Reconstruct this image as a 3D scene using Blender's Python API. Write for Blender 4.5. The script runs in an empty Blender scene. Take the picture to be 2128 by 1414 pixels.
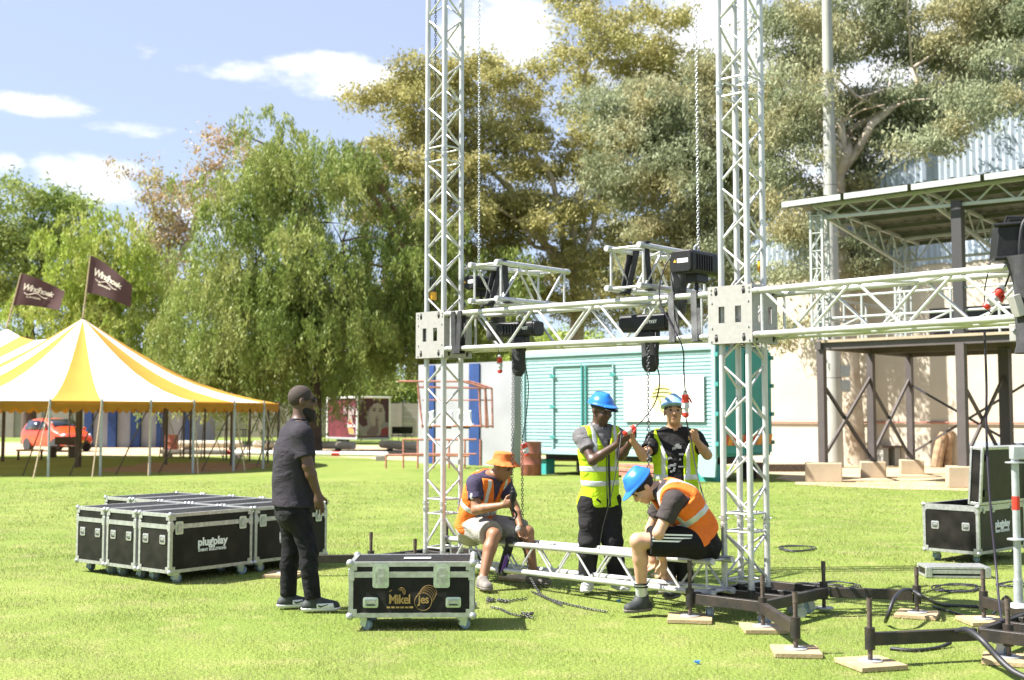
import bpy, math, random
import numpy as np
from mathutils import Vector, Matrix, Quaternion
R = math.radians
sc = bpy.context.scene
COL = sc.collection
rnd = random.Random(7)

# ---------------------------------------------------------------- camera, sky, sun, exposure
FPX, CX, CY, CAMZ = 2440.0, 1064.0, 707.0, 1.55
PITCH = math.atan(158.0 / FPX)
cam_d = bpy.data.cameras.new('camera'); cam = bpy.data.objects.new('camera', cam_d); COL.objects.link(cam)
cam.location = (0, 0, CAMZ); cam.rotation_euler = (math.pi / 2 + PITCH, 0, 0)
cam_d.sensor_width = 36; cam_d.lens = FPX / 2128 * 36; cam_d.clip_end = 2000; cam_d.clip_start = 0.1
cam_d.dof.use_dof = True; cam_d.dof.focus_distance = 9.6; cam_d.dof.aperture_fstop = 2.4
sc.camera = cam
SUN_EL, SUN_AZ = R(52), R(6)          # light travels towards +X and a little away from the camera
sdir = Vector((math.cos(SUN_EL) * math.cos(SUN_AZ), math.cos(SUN_EL) * math.sin(SUN_AZ), -math.sin(SUN_EL)))
sun_d = bpy.data.lights.new('sun', 'SUN'); sun_d.energy = 5.0; sun_d.angle = R(0.53); sun_d.color = (1, .955, .88)
sun = bpy.data.objects.new('sun', sun_d); COL.objects.link(sun); sun.location = (-20, 0, 30)
sun.rotation_euler = sdir.to_track_quat('-Z', 'Y').to_euler()
sc.view_settings.view_transform = 'Standard'; sc.view_settings.look = 'None'
sc.view_settings.exposure = 1.68; sc.view_settings.gamma = 1.0
sc.cycles.use_denoising = True
sc.cycles.max_bounces = 6; sc.cycles.transparent_max_bounces = 8

world = bpy.data.worlds.new('World'); sc.world = world; world.use_nodes = True
wn, wl = world.node_tree.nodes, world.node_tree.links
wn.clear()
def WN(t, **kw):
    n = wn.new(t)
    for k, v in kw.items(): setattr(n, k, v)
    return n
def wmath(op, a, b=None, c=None, clamp=False):
    n = WN('ShaderNodeMath', operation=op, use_clamp=clamp)
    for i, v in enumerate((a, b, c)):
        if v is None: continue
        if isinstance(v, (int, float)): n.inputs[i].default_value = v
        else: wl.new(v, n.inputs[i])
    return n.outputs[0]
sky = WN('ShaderNodeTexSky', sky_type='NISHITA', sun_disc=False, sun_elevation=SUN_EL, sun_rotation=R(270) - SUN_AZ,
         altitude=1200, air_density=1.0, dust_density=1.2, ozone_density=2.2)
tc = WN('ShaderNodeTexCoord'); sx = WN('ShaderNodeSeparateXYZ'); wl.new(tc.outputs['Generated'], sx.inputs[0])
az = wmath('ARCTAN2', sx.outputs[0], sx.outputs[1]); el = wmath('ARCSINE', sx.outputs[2])
cb = WN('ShaderNodeCombineXYZ'); wl.new(wmath('MULTIPLY', az, 1.0), cb.inputs[0]); wl.new(wmath('MULTIPLY', el, 2.1), cb.inputs[1])
nz = WN('ShaderNodeTexNoise'); wl.new(cb.outputs[0], nz.inputs['Vector']); nz.inputs['Scale'].default_value = 14; nz.inputs['Detail'].default_value = 7; nz.inputs['Roughness'].default_value = .58
nb = WN('ShaderNodeTexNoise'); wl.new(cb.outputs[0], nb.inputs['Vector']); nb.inputs['Scale'].default_value = 3.2; nb.inputs['Detail'].default_value = 3
mask = wmath('MULTIPLY', wmath('SUBTRACT', nb.outputs[0], .60), 2.5)      # scattered clouds everywhere
def blob(px, py, wpx, hpx, amp=1.0):
    global mask
    d = Vector(((px - CX) / FPX, 1, (865 - py) / FPX)).normalized()
    a0, e0 = math.atan2(d.x, d.y), math.asin(d.z)
    da = wmath('MULTIPLY', wmath('SUBTRACT', az, a0), FPX / wpx); de = wmath('MULTIPLY', wmath('SUBTRACT', el, e0), FPX / hpx)
    r2 = wmath('ADD', wmath('MULTIPLY', da, da), wmath('MULTIPLY', de, de))
    m = wmath('MULTIPLY', wmath('SUBTRACT', 1.0, r2), amp)
    mask = wmath('MAXIMUM', mask, m)
for b in ((690, 150, 190, 52, .9), (545, 142, 160, 26, .6), (40, 206, 150, 30, .9), (265, 258, 90, 18, .45), (190, 368, 130, 60, .8),
          (1040, 60, 150, 110, .9), (420, 470, 120, 90, .6), (1480, 110, 260, 190, 1.0), (1900, 150, 520, 330, 1.0), (0, 345, 40, 30, .5)):
    blob(*b)
cov = wmath('ADD', mask, wmath('MULTIPLY', wmath('SUBTRACT', nz.outputs[0], .52), 2.6))
mr = WN('ShaderNodeMapRange', interpolation_type='SMOOTHSTEP'); wl.new(cov, mr.inputs[0])
mr.inputs[1].default_value = .02; mr.inputs[2].default_value = .75
mix = WN('ShaderNodeMix', data_type='RGBA'); wl.new(mr.outputs[0], mix.inputs['Factor'])
skyb = WN('ShaderNodeMix', data_type='RGBA', blend_type='MIX')               # thin high haze whitens the blue
skyb.inputs['Factor'].default_value = .64; wl.new(sky.outputs[0], skyb.inputs['A']); skyb.inputs['B'].default_value = (3.0, 3.3, 4.3, 1)
wl.new(skyb.outputs['Result'], mix.inputs['A']); mix.inputs['B'].default_value = (5.2, 5.3, 5.5, 1)
bg = WN('ShaderNodeBackground'); bg.inputs['Strength'].default_value = .075; wl.new(mix.outputs['Result'], bg.inputs['Color'])
wo = WN('ShaderNodeOutputWorld'); wl.new(bg.outputs[0], wo.inputs['Surface'])

# ---------------------------------------------------------------- where things stand
def P(px, py, Y):
    dx, dy = (px - CX) / FPX, (CY - py) / FPX
    c, s = math.cos(PITCH), math.sin(PITCH)
    r = Vector((dx, c - dy * s, s + dy * c))
    return Vector((0, 0, CAMZ)) + r * (Y / r.y)
def G(px, py, z=0.0):
    dx, dy = (px - CX) / FPX, (CY - py) / FPX
    c, s = math.cos(PITCH), math.sin(PITCH)
    r = Vector((dx, c - dy * s, s + dy * c))
    return Vector((0, 0, CAMZ)) + r * ((z - CAMZ) / r.z)

# ---------------------------------------------------------------- materials
def mat(name, col, rough=.6, metal=0.0, var=.0, vscale=8.0, bump=0.0, bscale=60.0, col2=None, spec=.5, coat=0.0, transl=0.0, detail=4):
    m = bpy.data.materials.new(name); m.use_nodes = True
    n, l = m.node_tree.nodes, m.node_tree.links
    b = n['Principled BSDF']
    b.inputs['Base Color'].default_value = (*col, 1); b.inputs['Roughness'].default_value = rough
    b.inputs['Metallic'].default_value = metal; b.inputs['Specular IOR Level'].default_value = spec; b.inputs['Coat Weight'].default_value = coat
    t = n.new('ShaderNodeTexCoord')
    if var or col2:
        z = n.new('ShaderNodeTexNoise'); z.inputs['Scale'].default_value = vscale; z.inputs['Detail'].default_value = detail
        l.new(t.outputs['Object'], z.inputs['Vector'])
        r = n.new('ShaderNodeValToRGB'); l.new(z.outputs[0], r.inputs[0])
        c2 = col2 if col2 else tuple(min(1, c * (1 + var)) for c in col)
        c1 = col if col2 else tuple(c * (1 - var) for c in col)
        r.color_ramp.elements[0].position = .35; r.color_ramp.elements[1].position = .68
        r.color_ramp.elements[0].color = (*c1, 1); r.color_ramp.elements[1].color = (*c2, 1)
        l.new(r.outputs[0], b.inputs['Base Color'])
    if bump:
        z = n.new('ShaderNodeTexNoise'); z.inputs['Scale'].default_value = bscale; z.inputs['Detail'].default_value = 5
        l.new(t.outputs['Object'], z.inputs['Vector'])
        bp = n.new('ShaderNodeBump'); bp.inputs['Strength'].default_value = bump; bp.inputs['Distance'].default_value = .01
        l.new(z.outputs[0], bp.inputs['Height']); l.new(bp.outputs[0], b.inputs['Normal'])
    if transl:
        tr = n.new('ShaderNodeBsdfTranslucent'); tr.inputs['Color'].default_value = (*col, 1)
        mx = n.new('ShaderNodeMixShader'); mx.inputs[0].default_value = transl
        l.new(b.outputs[0], mx.inputs[1]); l.new(tr.outputs[0], mx.inputs[2]); l.new(mx.outputs[0], n['Material Output'].inputs[0])
    return m
M = {}
M['alu'] = mat('aluminium', (.52, .52, .515), .36, .35, .14, 18, .06, 90)
M['alu_plate'] = mat('brushed_plate', (.33, .32, .30), .5, .2, .06, 25)
M['alu_edge'] = mat('aluminium_edge', (.44, .45, .44), .36, .6, .16, 30)
M['alu_green'] = mat('zinc_hardware', (.50, .56, .50), .35, .65, .14, 60)
M['ply_black'] = mat('black_laminate', (.0065, .006, .0055), .45, 0, 0, 7, .15, 300, col2=(.020, .018, .015), detail=9, spec=.22)
M['ply_hex'] = mat('hex_black_laminate', (.012, .011, .010), .5, 0, .4, 12, .5, 420, spec=.25)
M['black'] = mat('black_plastic', (.013, .013, .014), .45, 0, .2, 30, spec=.3)
M['black_cloth'] = mat('black_cloth', (.030, .030, .033), .85, 0, .35, 14, .4, 120)
M['grey_cloth'] = mat('worn_black_canvas', (.10, .10, .105), .9, 0, .5, 9, .5, 90)
M['rubber'] = mat('rubber', (.03, .03, .032), .7)
M['wheel_blue'] = mat('blue_grey_tyre', (.22, .30, .36), .5)
M['chain'] = mat('chain_steel', (.11, .11, .115), .38, .8, .5, 90)
M['zinc'] = mat('zinc_chain', (.55, .56, .58), .35, .8)
M['galv'] = mat('galvanised_steel', (.42, .44, .46), .45, .45, .12, 20)
M['steel_black'] = mat('black_painted_steel', (.018, .017, .016), .48, .1, 0, 9, .25, 60, col2=(.042, .031, .024))
M['rust'] = mat('rusty_steel', (.10, .075, .06), .7, .2, .4, 25, .3, 80)
M['red_plug'] = mat('red_plastic', (.55, .035, .02), .4)
M['grey_plug'] = mat('grey_plastic', (.55, .56, .57), .45)
M['yellow'] = mat('yellow_plastic', (.75, .38, .03), .45)
M['purple'] = mat('purple_webbing', (.20, .09, .42), .8)
M['wood_pad'] = mat('plywood', (.38, .28, .155), .75, 0, .14, 18, .3, 60)
M['label_white'] = mat('white_label', (.80, .80, .79), .6)
M['white'] = mat('white_paint', (.80, .80, .78), .55, 0, .05, 6)
M['gold'] = mat('gold_print', (.40, .26, .09), .5, .2)
M['cable'] = mat('cable_black', (.018, .018, .022), .5)
M['cable_violet'] = mat('cable_violet', (.020, .015, .028), .5)

# ---------------------------------------------------------------- mesh building
def link(o, parent=None):
    COL.objects.link(o)
    if parent is not None: o.parent = parent
    return o
def empty(name, loc=(0, 0, 0), rz=0.0, parent=None, mw=None):
    o = bpy.data.objects.new(name, None); link(o, parent); o.empty_display_size = .1
    if mw is not None: o.matrix_local = mw
    else: o.location = loc; o.rotation_euler = (0, 0, rz)
    return o
def tag(o, label, cat, group=None, kind=None):
    if label: o['label'] = label
    if cat: o['category'] = cat
    if group: o['group'] = group
    if kind: o['kind'] = kind
    return o
def frame(zdir, xhint=Vector((1, 0, 0)), loc=(0, 0, 0)):
    z = Vector(zdir).normalized(); x = Vector(xhint); x = x - z * x.dot(z)
    if x.length < 1e-5: x = Vector((0, 1, 0)); x = x - z * x.dot(z)
    x.normalize(); y = z.cross(x)
    m = Matrix((x, y, z)).transposed().to_4x4(); m.translation = Vector(loc)
    return m
class MB:
    def __init__(s): s.v = []; s.f = []
    def add(s, vs, fs):
        o = len(s.v); s.v.extend([tuple(p) for p in vs]); s.f.extend([tuple(i + o for i in q) for q in fs]); return s
    def box(s, c, d, m=None):
        x, y, z = d[0] / 2, d[1] / 2, d[2] / 2; c = Vector(c)
        vs = [Vector(p) for p in ((-x, -y, -z), (x, -y, -z), (x, y, -z), (-x, y, -z), (-x, -y, z), (x, -y, z), (x, y, z), (-x, y, z))]
        vs = [(m @ p if m else p) + c for p in vs]
        return s.add(vs, ((0, 3, 2, 1), (4, 5, 6, 7), (0, 1, 5, 4), (1, 2, 6, 5), (2, 3, 7, 6), (3, 0, 4, 7)))
    def bar(s, p0, p1, w, h, up=(0, 0, 1)):
        p0, p1 = Vector(p0), Vector(p1); z = (p1 - p0).normalized(); u = Vector(up); x = z.cross(u)
        if x.length < 1e-4: x = z.cross(Vector((0, 1, 0)))
        x.normalize(); u = x.cross(z); a, b = x * w / 2, u * h / 2
        vs = [p0 - a - b, p0 + a - b, p0 + a + b, p0 - a + b, p1 - a - b, p1 + a - b, p1 + a + b, p1 - a + b]
        return s.add(vs, ((0, 3, 2, 1), (4, 5, 6, 7), (0, 1, 5, 4), (1, 2, 6, 5), (2, 3, 7, 6), (3, 0, 4, 7)))
    def tube(s, p0, p1, r, n=10, r2=None, cap=True):
        return s.path([p0, p1], [r, r if r2 is None else r2], n, cap)
    def path(s, pts, r, n=8, cap=True, closed=False):
        pts = [Vector(p) for p in pts]; N = len(pts)
        rs = [r] * N if isinstance(r, (int, float)) else list(r)
        tn = []
        for i in range(N):
            a = pts[i - 1] if (i > 0 or closed) else pts[i]; b = pts[(i + 1) % N] if (i < N - 1 or closed) else pts[i]
            tn.append((b - a).normalized())
        x = tn[0].orthogonal().normalized(); vs = []
        for i in range(N):
            x = (x - tn[i] * x.dot(tn[i])).normalized(); y = tn[i].cross(x)
            for k in range(n):
                a = 2 * math.pi * k / n; vs.append(pts[i] + (x * math.cos(a) + y * math.sin(a)) * rs[i])
        fs = []
        for i in range(N if closed else N - 1):
            j = (i + 1) % N
            for k in range(n): fs.append((i * n + k, i * n + (k + 1) % n, j * n + (k + 1) % n, j * n + k))
        if cap and not closed: fs.append(tuple(range(n))[::-1]); fs.append(tuple((N - 1) * n + k for k in range(n)))
        return s.add(vs, fs)
    def lathe(s, prof, n=16, m=None):
        vs = []; fs = []
        for (r, z) in prof:
            for k in range(n):
                a = 2 * math.pi * k / n; p = Vector((r * math.cos(a), r * math.sin(a), z)); vs.append(m @ p if m else p)
        for i in range(len(prof) - 1):
            for k in range(n): fs.append((i * n + k, i * n + (k + 1) % n, (i + 1) * n + (k + 1) % n, (i + 1) * n + k))
        fs.append(tuple(range(n))[::-1]); fs.append(tuple((len(prof) - 1) * n + k for k in range(n)))
        return s.add(vs, fs)
    def prism(s, out, z0, z1, m=None):
        n = len(out); vs = [Vector((x, y, z0)) for x, y in out] + [Vector((x, y, z1)) for x, y in out]
        if m: vs = [m @ p for p in vs]
        fs = [tuple(range(n))[::-1], tuple(range(n, 2 * n))] + [(k, (k + 1) % n, n + (k + 1) % n, n + k) for k in range(n)]
        return s.add(vs, fs)
    def ball(s, c, r, n=10, sc_=(1, 1, 1)):
        pr = [(max(1e-4, math.sin(math.pi * i / (n // 2 + 1))) * r, -math.cos(math.pi * i / (n // 2 + 1)) * r) for i in range(n // 2 + 2)]
        m = Matrix.Translation(Vector(c)) @ Matrix.Diagonal((*sc_, 1)); return s.lathe(pr, n, m)
    def grid(s, pts):
        nu, nv = len(pts), len(pts[0]); vs = [p for row in pts for p in row]
        return s.add(vs, [(i * nv + j, i * nv + j + 1, (i + 1) * nv + j + 1, (i + 1) * nv + j) for i in range(nu - 1) for j in range(nv - 1)])
    def mesh(s, name, m=None, smooth=40):
        me = bpy.data.meshes.new(name); me.from_pydata(s.v, [], s.f); me.validate(); me.update()
        if smooth: me.shade_smooth(); me.set_sharp_from_angle(angle=R(smooth))
        if m: me.materials.append(m)
        return me
    def build(s, name, m, parent=None, smooth=40, bevel=0, mw=None, solid=0):
        o = bpy.data.objects.new(name, s.mesh(name, m, smooth)); link(o, parent)
        if mw is not None: o.matrix_local = mw
        if solid: d = o.modifiers.new('thick', 'SOLIDIFY'); d.thickness = solid; d.offset = 0
        if bevel: b = o.modifiers.new('bevel', 'BEVEL'); b.width = bevel; b.segments = 2; b.limit_method = 'ANGLE'
        return o
def obj(name, me, parent=None, mw=None):
    o = bpy.data.objects.new(name, me); link(o, parent)
    if mw is not None: o.matrix_local = mw
    return o
_unit = {}
def rod(name, p0, p1, r, m, parent, n=8):
    """a round bar between two points; all rods of one radius share a mesh"""
    key = (round(r, 4), m.name, n)
    if key not in _unit: _unit[key] = MB().tube((0, 0, 0), (0, 0, 1), r, n).mesh('rod', m)
    p0, p1 = Vector(p0), Vector(p1); d = p1 - p0
    return obj(name, _unit[key], parent, frame(d, loc=p0) @ Matrix.Diagonal((1, 1, d.length, 1)))
def copy_tree(o, parent=None):
    c = o.copy(); COL.objects.link(c); c.parent = parent
    for ch in list(o.children): copy_tree(ch, c)
    return c
def text(name, s, size, m, parent, mw, ext=.001, shear=0.0, bold=0.0, spacing=1.0, align='CENTER', xs=1.0):
    cu = bpy.data.curves.new(name, 'FONT'); cu.body = s; cu.size = size; cu.extrude = ext; cu.shear = shear; cu.offset = bold
    cu.space_character = spacing; cu.align_x = align; cu.align_y = 'CENTER'; cu.resolution_u = 3
    t = bpy.data.objects.new(name, cu); COL.objects.link(t)
    dg = bpy.context.evaluated_depsgraph_get(); dg.update()
    me = bpy.data.meshes.new_from_object(t.evaluated_get(dg)); bpy.data.objects.remove(t)
    me.materials.clear(); me.materials.append(m)
    return obj(name, me, parent, mw @ Matrix.Diagonal((xs, 1, 1, 1)))
def npmesh(name, verts, faces4, m, smooth=False, tint=None):
    """fast mesh of quads from numpy arrays"""
    me = bpy.data.meshes.new(name); nv, nf = len(verts), len(faces4)
    me.vertices.add(nv); me.vertices.foreach_set('co', np.asarray(verts, np.float32).ravel())
    k = faces4.shape[1]
    me.loops.add(nf * k); me.loops.foreach_set('vertex_index', np.asarray(faces4, np.int32).ravel())
    me.polygons.add(nf); me.polygons.foreach_set('loop_start', np.arange(0, nf * k, k, dtype=np.int32))
    me.polygons.foreach_set('loop_total', np.full(nf, k, np.int32))
    if smooth: me.polygons.foreach_set('use_smooth', np.ones(nf, bool))
    me.update(calc_edges=True)
    if tint is not None:
        a = me.attributes.new('tint', 'FLOAT', 'FACE'); a.data.foreach_set('value', np.asarray(tint, np.float32))
    if m: me.materials.append(m)
    return me
def rounded(w, h, r, n=4):
    o = []
    for cx, cy, a0 in ((w / 2 - r, h / 2 - r, 0), (-w / 2 + r, h / 2 - r, 90), (-w / 2 + r, -h / 2 + r, 180), (w / 2 - r, -h / 2 + r, 270)):
        for i in range(n + 1):
            a = R(a0 + 90 * i / n); o.append((cx + r * math.cos(a), cy + r * math.sin(a)))
    return o
# ---------------------------------------------------------------- ground
def grass_mat(name, c1, c2, c3, scale_big=.35):
    m = bpy.data.materials.new(name); m.use_nodes = True; n, l = m.node_tree.nodes, m.node_tree.links
    b = n['Principled BSDF']; b.inputs['Roughness'].default_value = .85; b.inputs['Specular IOR Level'].default_value = .15
    t = n.new('ShaderNodeTexCoord')
    def noise(s, d):
        z = n.new('ShaderNodeTexNoise'); z.inputs['Scale'].default_value = s; z.inputs['Detail'].default_value = d; l.new(t.outputs['Object'], z.inputs['Vector']); return z
    za, zb, zc = noise(scale_big, 5), noise(38, 6), noise(3.0, 4)
    ra = n.new('ShaderNodeValToRGB'); l.new(za.outputs[0], ra.inputs[0])
    ra.color_ramp.elements[0].position = .36; ra.color_ramp.elements[1].position = .66
    ra.color_ramp.elements[0].color = (*c1, 1); ra.color_ramp.elements[1].color = (*c2, 1)
    rc = n.new('ShaderNodeValToRGB'); l.new(zc.outputs[0], rc.inputs[0]); rc.color_ramp.elements[0].position = .52; rc.color_ramp.elements[1].position = .78
    mx = n.new('ShaderNodeMix'); mx.data_type = 'RGBA'; l.new(rc.outputs[0], mx.inputs['Factor']); l.new(ra.outputs[0], mx.inputs['A']); mx.inputs['B'].default_value = (*c3, 1)
    rb = n.new('ShaderNodeValToRGB'); l.new(zb.outputs[0], rb.inputs[0]); rb.color_ramp.elements[0].position = .25; rb.color_ramp.elements[1].position = .75
    rb.color_ramp.elements[0].color = (.62, .66, .5, 1); rb.color_ramp.elements[1].color = (1.12, 1.1, 1.1, 1)
    mm = n.new('ShaderNodeMix'); mm.data_type = 'RGBA'; mm.blend_type = 'MULTIPLY'; mm.inputs['Factor'].default_value = 1
    l.new(mx.outputs['Result'], mm.inputs['A']); l.new(rb.outputs[0], mm.inputs['B']); l.new(mm.outputs['Result'], b.inputs['Base Color'])
    bp = n.new('ShaderNodeBump'); bp.inputs['Strength'].default_value = .7; bp.inputs['Distance'].default_value = .03; l.new(zb.outputs[0], bp.inputs['Height']); l.new(bp.outputs[0], b.inputs['Normal'])
    return m
M['turf'] = grass_mat('turf', (.150, .210, .042), (.205, .25, .062), (.27, .265, .105))
gr = MB().grid([[(x, y, 0) for y in (-60, -5, 6, 12, 20, 40, 80, 160, 400)] for x in (-400, -120, -40, -12, 0, 12, 40, 120, 400)]).build('ground', M['turf'], smooth=0)
tag(gr, None, None, kind='structure')

# short mown blades, densest where the picture shows them largest
def blades():
    g = np.random.default_rng(3); V = []; Fc = []; T = []; base = 0
    for (y0, y1, dens, h, w) in ((6.2, 9, 4600, .022, .0036), (9, 12.5, 3200, .023, .0046), (12.5, 18, 1500, .026, .007), (18, 28, 420, .030, .012)):
        hw = lambda y: .47 * y + .6
        n = int((hw(y0) + hw(y1)) * (y1 - y0) * dens)
        y = g.uniform(y0, y1, n); x = g.uniform(-1, 1, n) * (hw(0) + .47 * y)
        keep = g.random(n) < .55 + .45 * np.sin(x * 3.1 + 1.7 * np.sin(y * 2.3)) * np.sin(y * 2.9 + x)
        x, y = x[keep], y[keep]; n = len(x)
        a = g.uniform(0, 2 * math.pi, n); hh = h * g.uniform(.45, 1.25, n); lean = g.uniform(.1, .95, n) * hh; b = g.uniform(0, 2 * math.pi, n)
        v = np.zeros((n, 3, 3)); dx, dy = np.cos(a) * w / 2, np.sin(a) * w / 2
        v[:, 0] = np.stack([x - dx, y - dy, np.full(n, -.004)], 1); v[:, 1] = np.stack([x + dx, y + dy, np.full(n, -.004)], 1)
        v[:, 2] = np.stack([x + np.cos(b) * lean, y + np.sin(b) * lean, hh], 1)
        V.append(v.reshape(-1, 3)); Fc.append(np.arange(n * 3).reshape(-1, 3) + base); base += n * 3; T.append(g.random(n))
    return np.concatenate(V), np.concatenate(Fc), np.concatenate(T)
def leaf_mat(name, ca, cb_, cc, transl=.35, rough=.55, nscale=.5, spec=.3):
    """colour differs leaf by leaf (face attribute) and bough by bough (noise)"""
    m = bpy.data.materials.new(name); m.use_nodes = True; n, l = m.node_tree.nodes, m.node_tree.links
    b = n['Principled BSDF']; b.inputs['Roughness'].default_value = rough; b.inputs['Specular IOR Level'].default_value = spec
    at = n.new('ShaderNodeAttribute'); at.attribute_name = 'tint'
    r = n.new('ShaderNodeValToRGB'); l.new(at.outputs['Fac'], r.inputs[0]); r.color_ramp.elements[0].color = (*ca, 1); r.color_ramp.elements[1].color = (*cb_, 1)
    t = n.new('ShaderNodeTexCoord'); z = n.new('ShaderNodeTexNoise'); z.inputs['Scale'].default_value = nscale; z.inputs['Detail'].default_value = 2; l.new(t.outputs['Object'], z.inputs['Vector'])
    rr = n.new('ShaderNodeValToRGB'); l.new(z.outputs[0], rr.inputs[0]); rr.color_ramp.elements[0].position = .45; rr.color_ramp.elements[1].position = .65
    mx = n.new('ShaderNodeMix'); mx.data_type = 'RGBA'; l.new(rr.outputs[0], mx.inputs['Factor']); l.new(r.outputs[0], mx.inputs['A']); mx.inputs['B'].default_value = (*cc, 1)
    l.new(mx.outputs['Result'], b.inputs['Base Color'])
    tr = n.new('ShaderNodeBsdfTranslucent'); l.new(mx.outputs['Result'], tr.inputs['Color'])
    ms = n.new('ShaderNodeMixShader'); ms.inputs[0].default_value = transl
    l.new(b.outputs[0], ms.inputs[1]); l.new(tr.outputs[0], ms.inputs[2]); l.new(ms.outputs[0], n['Material Output'].inputs[0])
    return m
M['blade'] = leaf_mat('grass_blade', (.15, .225, .042), (.31, .345, .105), (.37, .355, .17), .3, .5, 1.6)
v_, f_, t_ = blades()
go = obj('grass', npmesh('grass', v_, f_, M['blade'], tint=t_)); tag(go, 'short bright mown grass of the field', 'grass', kind='stuff')

# bare sand along the stage and behind the tent: raised sheets with ragged edges
M['sand'] = mat('sand', (.34, .245, .14), .9, 0, 0, 1.3, .5, 20, col2=(.46, .37, .24))
def ragged(name, pts, z, m, step=.5, amp=.35, seed=1):
    r = random.Random(seed); out = []
    for i, p in enumerate(pts):
        a, b = Vector(p), Vector(pts[(i + 1) % len(pts)]); n = max(1, int((b - a).length / step))
        for k in range(n):
            q = a.lerp(b, k / n); out.append((q.x + r.uniform(-amp, amp), q.y + r.uniform(-amp, amp)))
    mb = MB(); mb.add([(x, y, z) for x, y in out], [tuple(range(len(out)))])
    return tag(mb.build(name, m, smooth=0), None, None, kind='structure')
def g2(px, py): q = G(px, py); return (q.x, q.y)
ragged('dirt', [g2(1560, 972), g2(1660, 1006), g2(1780, 1014), g2(2000, 1022), g2(2200, 1016), (30, 34), (22, 50), (6, 52), (5, 40)], .004, M['sand'], .6, .25, 2)
ragged('dirt_strip', [(-60, 47), (-24, 47), (-14, 46), g2(690, 948), g2(900, 962), g2(1000, 966), (1.5, 40), (0, 60), (-60, 80)], .004, M['sand'], 1.0, .5, 4)
ragged('bare_patch', [g2(200, 975), g2(320, 962), g2(470, 962), g2(560, 966), g2(520, 978), g2(380, 983), g2(250, 982)], .004, mat('worn_earth', (.20, .13, .07), .95, 0, .2, 2), .5, .3, 5)
# ---------------------------------------------------------------- towers and beams
U = Vector((.7367, -.6762, 0)); W = Vector((.6762, .7367, 0))       # along the beam, and away from the camera
ANG = math.atan2(U.y, U.x)
TL = Vector((-.676, 11.62, 0)); TR = Vector((1.836, 9.31, 0)); T3 = TR + U * 2.44
def at(t, u, w, z=0): return t + U * u + W * w + Vector((0, 0, z))

def truss_parts(par, z0, z1, c, rc, rb, pitch, rings=True, flip=0, collar=True):
    """box truss along the parent's local Z between z0 and z1"""
    h = c / 2; cor = [(-h, -h), (h, -h), (h, h), (-h, h)]
    for x, y in cor: rod('chord', (x, y, z0), (x, y, z1), rc, M['alu'], par, 12)
    if collar:
        for x, y in cor:
            for zz in (z0, z1):
                s = 1 if zz == z0 else -1
                rod('collar', (x, y, zz + s * .012), (x, y, zz + s * .052), rc + .003, M['alu_edge'], par, 12)
    e = .07; a, b = z0 + e, z1 - e
    n = max(1, round((b - a) / (pitch / 2)))
    for k in range(4):
        (x0, y0), (x1, y1) = cor[k], cor[(k + 1) % 4]
        if rings:
            for zz in (a, b): rod('cross_bar', (x0, y0, zz), (x1, y1, zz), rb * .95, M['alu'], par, 8)
        for i in range(n):
            s = (i + k + flip) % 2
            p0 = (x0, y0) if s == 0 else (x1, y1); p1 = (x1, y1) if s == 0 else (x0, y0)
            za, zb = a + (b - a) * i / n + .018, a + (b - a) * (i + 1) / n - .018
            rod('brace', (*p0, za), (*p1, zb), rb, M['alu'], par, 8)

def tower(loc, label, segs, lean=(0, 0)):
    t = empty('truss_tower', loc, ANG); t.rotation_euler = (lean[0], lean[1], ANG)
    tag(t, label, 'tower', 'upright aluminium truss towers')
    for i, (a, b) in enumerate(segs): truss_parts(t, a, b, .239, .025, .0095, .46, flip=i)
    for x in (-.12, .12):
        for y in (-.12, .12):
            for (a, b) in segs[1:]:
                rod('pin', (x - .045, y, a + .03), (x + .045, y, a + .03), .006, M['galv'], t, 6); rod('pin', (x, y - .045, a - .03), (x, y + .045, a - .03), .006, M['galv'], t, 6)
    return t
tower(TL + Vector((0, 0, .20)), 'left truss tower rising behind the gold-lettered flight case', [(0, .47), (.47, 3.95), (3.95, 7.2)])
tower(TR + Vector((0, 0, .20)), 'truss tower in the right half, on a black wheeled base', [(0, .52), (.52, 3.98), (3.98, 7.2)])

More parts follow.
